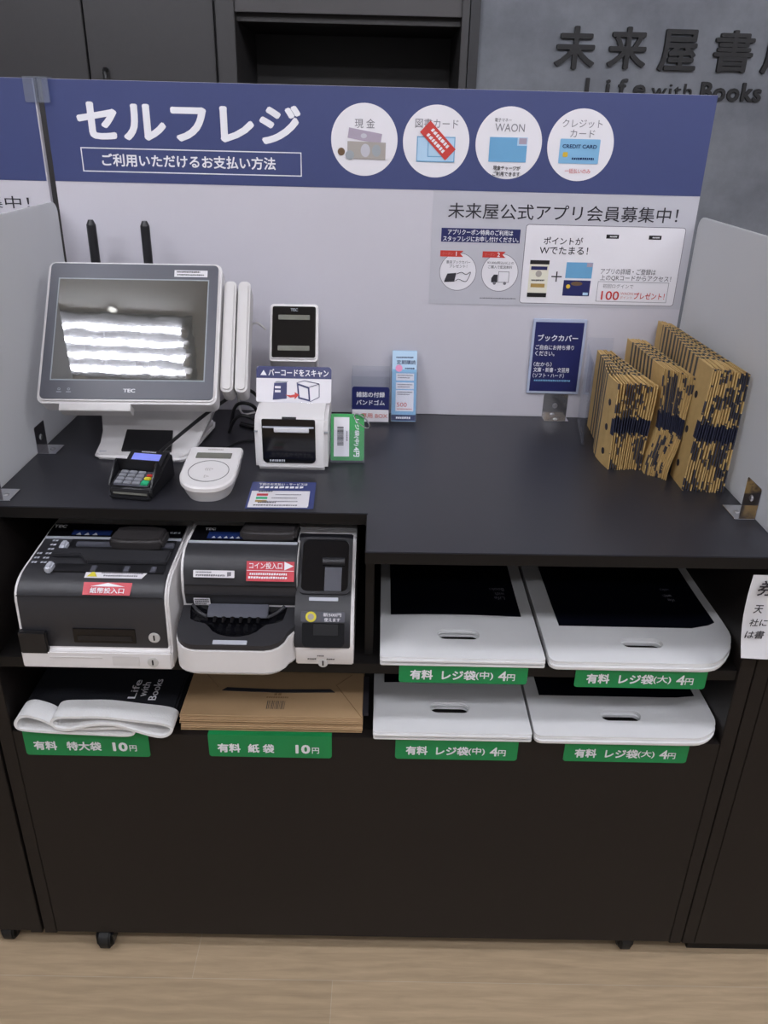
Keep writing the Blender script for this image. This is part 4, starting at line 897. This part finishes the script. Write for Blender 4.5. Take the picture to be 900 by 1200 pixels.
# right-hand column: hopper above, payout below
prof2 = [(-.006, ZM + .003), (-.014, .700), (-.012, .716), (.004, .752), (.016, .766), (.026, .776), (.10, .8345), (.40, .8345), (.40, ZM), (.012, ZM)]
link('column_housing', side(prof2, BS + .0005, B1, .002, 2), 'wplastic', cu_)
prof3 = [(-.0150, .7075), (-.0140, .717), (.002, .7535), (.0130, .7665), (.0245, .7775), (.0990, .8365), (.115, .8365), (.115, .8305), (.100, .8305), (.030, .772), (.008, .748), (-.008, .7075)]
fc = link('column_cover', side(prof3, BS - .001, B1 - .0050, .0015, 2), 'gplastic2', cu_)
Fh = frame((0, .0245, .7775), (1, 0, 0), (0, .784, .621))      # hopper face
link('hopper_mouth', tf(poly(rrect(BS + .005, B1 - .009, .0035, .0915, (.004, .004, .012, .012)), .0002, .0012, .0003, 1), Fh), 'bgloss', fc)
link('hopper_wall', tf(curve_plate(rrect(BS + .0025, B1 - .0065, .0005, .0940, .010), [rrect(BS + .0065, B1 - .0105, .0045, .0905, .010)], .0005, .0045), Fh), 'gplastic2', fc)
link('hopper_chute', tf(box(.5300, .5560, .0060, .0450, .0010, .0022, .0004), Fh), 'bezel', fc); link('hopper_roller', tf(cyl((.526, .0540, .004), (.560, .0540, .004), .0060, 14), Fh), 'gplastic', fc)
decal(fc, 'strip', 'silverstrip', frame((0, .0195, .7730), (1, 0, 0), (0, .70, .71)), .5300, .000, .0440, .0055, .0008, .0010, r=.001)
Fm = frame((0, -.0060, .7350), (1, 0, 0), (0, .40, .917))
b = decal(fc, 'coin_notice', 'bezel', Fm, .5300, .0200, .0660, .0155, .0010, .0008, r=.002); disc(b, 'coin_picture', 'yellow', Fm, .5120, .0200, .0080, .0020, .0004, 28); disc(b, 'coin_face', 'note', Fm, .5120, .0200, .0048, .0026, .0003, 24)
text(b, '新500円', 'white_text', Fm, .5440, .0235, .0270, .0058, lift=.0022, bold=.01); text(b, '使えます', 'white_text', Fm, .5440, .0158, .0240, .0058, lift=.0022, bold=.01)
link('payout_mouth', tf(poly(rrect(BS + .011, B1 - .014, -.0270, .0105, (.002, .002, .009, .009)), .0006, .0016, .0003, 1), Fm), 'bgloss', fc)
link('payout_flap', tf(box(.516, .553, -.0080, .0090, .0016, .0030, .0004), Fm), 'bplastic', fc)
decal(fc, 'strip', 'silverstrip', frame((0, -.0152, .7110), (1, 0, 0), (0, .02, 1)), .5260, -.0005, .0300, .0045, .0006, .0008, r=.001)
Fb = frame((0, -.0120, .690), (1, 0, 0), (0, -.2, .98)); fine(cu_, 'black_text', Fb, [(.5270, .0040, .0100, .0028), (.5140, -.0030, .0140, .0028), (.5420, -.0030, .0120, .0028)], lift=.0016)
lock(cu_, .5300, -.0072, .6765, .0075)

# ------------------------------------------------------------------ shopping bags
def bag(x0, x1, y0, y1, z, th, hole, radii, curl=None):
    bm = curve_plate(rrect(x0, x1, y0, y1, radii, 8), [rrect(hole[0], hole[1], hole[2], hole[3], (hole[3] - hole[2]) * .48, 6)] if hole else [], z, z + th)
    if curl:
        for k in range(1, 24):
            for co, no in (((0, -.02 + .012 * k, 0), (0, 1, 0)), ((.58 + .0262 * k, 0, 0), (1, 0, 0))):
                bmesh.ops.bisect_plane(bm, geom=bm.verts[:] + bm.edges[:] + bm.faces[:], plane_co=co, plane_no=no)
        bmesh.ops.triangulate(bm, faces=bm.faces[:])
        for v in bm.verts: v.co.z += curl(v.co.x, v.co.y)
    return bm
def bag_stack(x0, x1, yf, yb, zs, th, n, hole, print_, radii, which, group, curl, seed):
    zs += .0007; rr = random.Random(seed); top = zs + th * n
    base = None
    for k in range(n - 1):        # the plain bags under the topmost
        if base is None:
            o = link('carrier_bag', bag(x0, x1, yf, yb, zs + .0004, th - .0008, hole, radii, curl), 'bag', loc=((x0 + x1) / 2, .2, zs)); base = o
        else:
            o = base.copy(); COL.objects.link(o); o.location.z = zs + th * k
        o.location.x += rr.uniform(-.0012, .0) * (1 if k and radii[3] < .04 else 0); o.location.y += (.0, .0035, -.0015, .002)[k % 4] * (1 if seed % 2 else -.6)
        props(o, f'white carrier bag lying under the topmost in the {which}', 'bag', group)
    t = empty('carrier_bag', ((x0 + x1) / 2, .2, zs + th * (n - 1)), f'navy printed white carrier bag on top of the {which}', 'bag', group)
    link('bag_body', bag(x0, x1, yf + .001, yb, zs + th * (n - 1) + .0004, th - .0008, hole, radii, curl), 'bag', t)
    p = link('printed_panel', bag(print_[0], print_[1], print_[2], yb - .004, top + .0004, .0006, None, .0005, curl), 'bag_navy', t)
    return t, p, top
swell = lambda x, y: .0035 * math.exp(-((y - .10) / .05) ** 2)
cm = lambda x0, x1: (lambda x, y: swell(x, y) * math.sin(math.pi * min(1, max(0, (x - x0) / (x1 - x0)))))
def curlR(x, y): return .0022 * math.exp(-((y - .09) / .06) ** 2) + .020 * max(0, (x - 1.130) / .045) ** 2.2
FZ = lambda z: frame((0, 0, z), (1, 0, 0), (0, 1, 0))
t, p, top = bag_stack(.6175, .8735, -.001, .52, ZU, .0038, 4, (.710, .777, .0500, .0755), (.6345, .8525, .118), (0, 0, .004, .004), 'upper stack of medium bags', 'medium carrier bags, upper stack', cm(.6175, .8735), 1)
for s_, x, y, w in (('Books', .822, .205, .026), ('with', .826, .190, .016), ('Life', .824, .176, .018)): text(p, s_, 'grey_text', FZ(top + .0008), x, y, w, .010, rot=180)
t, p, top = bag_stack(.8795, 1.1745, -.004, .52, ZU, .0038, 4, (1.003, 1.069, .0370, .0620), (.9110, 1.1650, .092), (0, 0, .014, .060), 'upper stack of large bags', 'large carrier bags, upper stack', curlR, 2)
for s_, x, y, w in (('Books', 1.128, .215, .026), ('with', 1.122, .195, .016), ('Life', 1.128, .180, .018)): text(p, s_, 'grey_text', FZ(top + .0008), x, y, w, .010, rot=180)
bag_stack(.6095, .8665, -.0060, .52, ZL, .0038, 4, (.704, .770, .0440, .0690), (.6270, .8420, .122), (0, 0, .004, .004), 'lower stack of medium bags', 'medium carrier bags, lower stack', cm(.6095, .8665), 3)
bag_stack(.8705, 1.1740, -.0085, .52, ZL, .0038, 4, (.9885, 1.0555, .0320, .0570), (.8930, 1.1600, .092), (.0, 0, .012, .045), 'lower stack of large bags', 'large carrier bags, lower stack', lambda x, y: .0025 * math.exp(-((y - .09) / .06) ** 2) + .008 * max(0, (x - 1.115) / .062) ** 2, 4)

# kraft paper bags
kz = .0062
for k in range(5):
    lb = 'topmost kraft paper bag with black handle slot on the lower shelf' if k == 4 else 'folded kraft paper bag under the topmost in its lower-shelf stack'
    o = empty('paper_bag', (.45, .2, ZL + kz * k), lb, 'paper bag', 'kraft paper bags on the lower shelf')
    z0 = ZL + kz * k + .0010; dx = (.0, .001, -.0015, .0008, 0)[k]; dy = (0, -.002, .0015, -.001, .0005)[k]
    link('body', merge(box(.2955 + dx, .5908 + dx, .008 + dy, .4, z0, z0 + kz * .32, .0004, 1), box(.2955 + dx, .5908 + dx, .0085 + dy, .4, z0 + kz * .50, z0 + kz * .86, .0008, 1)), 'kraft', o)
    if k == 4:
        zt = z0 + kz * .86; Fz = FZ(zt)
        shape(o, 'handle', 'black_strap', Fz, [(.3530, .0720), (.3600, .0800), (.446, .0770), (.5350, .0800), (.5430, .0725), (.446, .0690)], .0002, .0012)
        bars = bmesh.new()
        for i in range(12): bars = merge(bars, poly([(.433 + i * .0026, .027), (.4342 + i * .0026 - (i % 3) * .0003, .027), (.4342 + i * .0026 - (i % 3) * .0003, .048), (.433 + i * .0026, .048)], .0003, .0005))
        link('barcode', tf(bars, Fz), 'black_text', o, smooth=False)
        fine(o, 'kraft_line', Fz, [(.448, .057, .036, .004), (.448, .065, .012, .006)], lift=.0003)
        for a, b in (((.316, .121), (.345, .082)), ((.570, .121), (.545, .092)), ((.545, .092), (.590, .010))):
            link('crease', tf(tube([(*a, .0002), (*b, .0002)], .0006, 5, 1), Fz), 'kraft_line', o)
        link('black_edge', tf(box(.5912, .6005, .022, .12, -.006, -.001), Fz), 'black_strap', o)

# folded cloth bag with white webbing handles
cb = empty('cloth_bag', (.163, .15, ZL), 'folded navy non-woven bag with white webbing handles on the lower left shelf', 'bag')
link('body', merge(box(.030, .285, .016, .42, ZL + .0008, ZL + .012, .004, 2), box(.032, .284, .013, .42, ZL + .0125, ZL + .024, .004, 2)), 'cloth_navy', cb)
for s_, x, w in (('Life', .2040, .050), ('with', .2200, .038), ('Books', .2390, .056)): text(cb, s_, 'white_text', FZ(ZL + .024), x, .080, w, .0130, bold=.008, rot=90, lift=.0005)
def zx(X, Y): return (.038 + (X - 61) * .000329, .5275 + (326 - Y) * .00034)
link('handle', ribbon([zx(*q) for q in ((64, 262), (85, 228), (130, 215), (200, 238), (262, 272), (400, 285), (560, 276), (628, 292), (600, 318), (420, 314), (240, 308), (120, 300), (75, 290))], -.013, .026, .0045, 5), 'strap', cb)
link('handle', ribbon([zx(*q) for q in ((246, 240), (280, 212), (380, 206), (500, 204), (640, 220), (780, 238), (822, 264), (800, 300), (750, 312), (650, 282), (560, 250), (470, 246), (390, 262), (330, 280), (268, 274))], -.017, .024, .0045, 5), 'strap', cb)

# green price labels
def price_label(x0, x1, z0, z1, edge, words, label, y=-.0008):
    o = empty('shelf_label', ((x0 + x1) / 2, y, z0), label, 'label', 'green shelf price labels')
    link('card', tf(poly(rrect(x0, x1, z0, z1, (0, 0, .005, .005)), 0, .0008), frame((0, y, 0))), 'green', o)
    link('flap', box(x0, x1, y - .0008, .018, z1, z1 + .0004), 'green', o)
    Fz = frame((0, y - .0008, 0)); zc = (z0 + z1) / 2 + edge; W_ = x1 - x0
    for s_, u, w, h, bo in words: text(o, s_, 'white_text', Fz, x0 + u * W_, zc - (.0025 if s_ == '円' else 0), w * W_, h, bold=bo, lift=.0003)
Wm = lambda k: (('有料', .175, .178, .0185, .035), ('レジ袋', .465, .265, .0185, .03), ('(' + k + ')', .665, .135, .0165, .016), ('4', .805, .066, .0185, .014), ('円', .872, .062, .0125, .015))
price_label(.6475, .8485, .6345, ZU + .0002, -.001, Wm('中'), 'green price label under the upper stack of medium bags', .0028)
price_label(.9230, 1.1290, .6320, ZU + .0002, -.001, Wm('大'), 'green price label under the upper stack of large bags', .0028)
price_label(.0410, .2440, .4760, ZL + .0002, -.004, (('有料', .165, .188, .0185, .035), ('特大袋', .475, .278, .0185, .03), ('10', .765, .120, .0185, .04), ('円', .868, .058, .0125, .015)), 'green price label under the folded cloth bag')
price_label(.3410, .5420, .4800, ZL + .0002, -.004, (('有料', .165, .188, .0185, .035), ('紙', .365, .094, .0185, .03), ('袋', .485, .094, .0185, .03), ('10', .765, .120, .0185, .04), ('円', .868, .058, .0125, .015)), 'green price label under the kraft paper bags')
price_label(.6460, .8465, .4820, ZL + .0002, -.003, Wm('中'), 'green price label under the lower stack of medium bags')
price_label(.9225, 1.1260, .4835, ZL + .0002, -.003, Wm('大'), 'green price label under the lower stack of large bags')

# handwritten note hanging from the worktop edge
hn = empty('handwritten_note', (1.22, -.03, .85), 'white handwritten note hanging at the right edge beside the large bags', 'note')
bm = bmesh.new(); G = []
for j in range(9):
    v = j / 8; y = -.0280 + .006 * math.sin(v * 2.4) - .018 * max(0, v - .55) ** 1.5
    G.append([bm.verts.new((1.1455 + .160 * i / 6 + .010 * v * v, y - .006 * (v ** 2) * abs(i / 6 - .5), .8575 - .140 * v - .004 * math.sin(i / 6 * 3.14) * v)) for i in range(7)])
for a, b in zip(G, G[1:]):
    for i in range(6): bm.faces.new((a[i], b[i], b[i + 1], a[i + 1]))
r = bmesh.ops.extrude_face_region(bm, geom=bm.faces[:]); bmesh.ops.translate(bm, vec=(0, .0004, 0), verts=[e for e in r['geom'] if isinstance(e, bmesh.types.BMVert)])
bmesh.ops.recalc_face_normals(bm, faces=bm.faces)
link('sheet', bm, 'paper', hn)
Fn = frame((0, -.0290, 0))
for s_, x, z, w, h, sh in (('券', 1.1690, .8375, .026, .026, .15), ('天', 1.1640, .8020, .013, .014, .1), ('社に', 1.1690, .7790, .026, .013, .1), ('は書', 1.1680, .7580, .028, .014, .1)):
    text(hn, s_, 'black_text', Fn, x, z, w, h, name='handwriting', lift=.0010, shear=sh, bold=.012)
link('tape', box(1.20, 1.24, -.0295, -.0270, .8400, .8560), 'clear', hn)
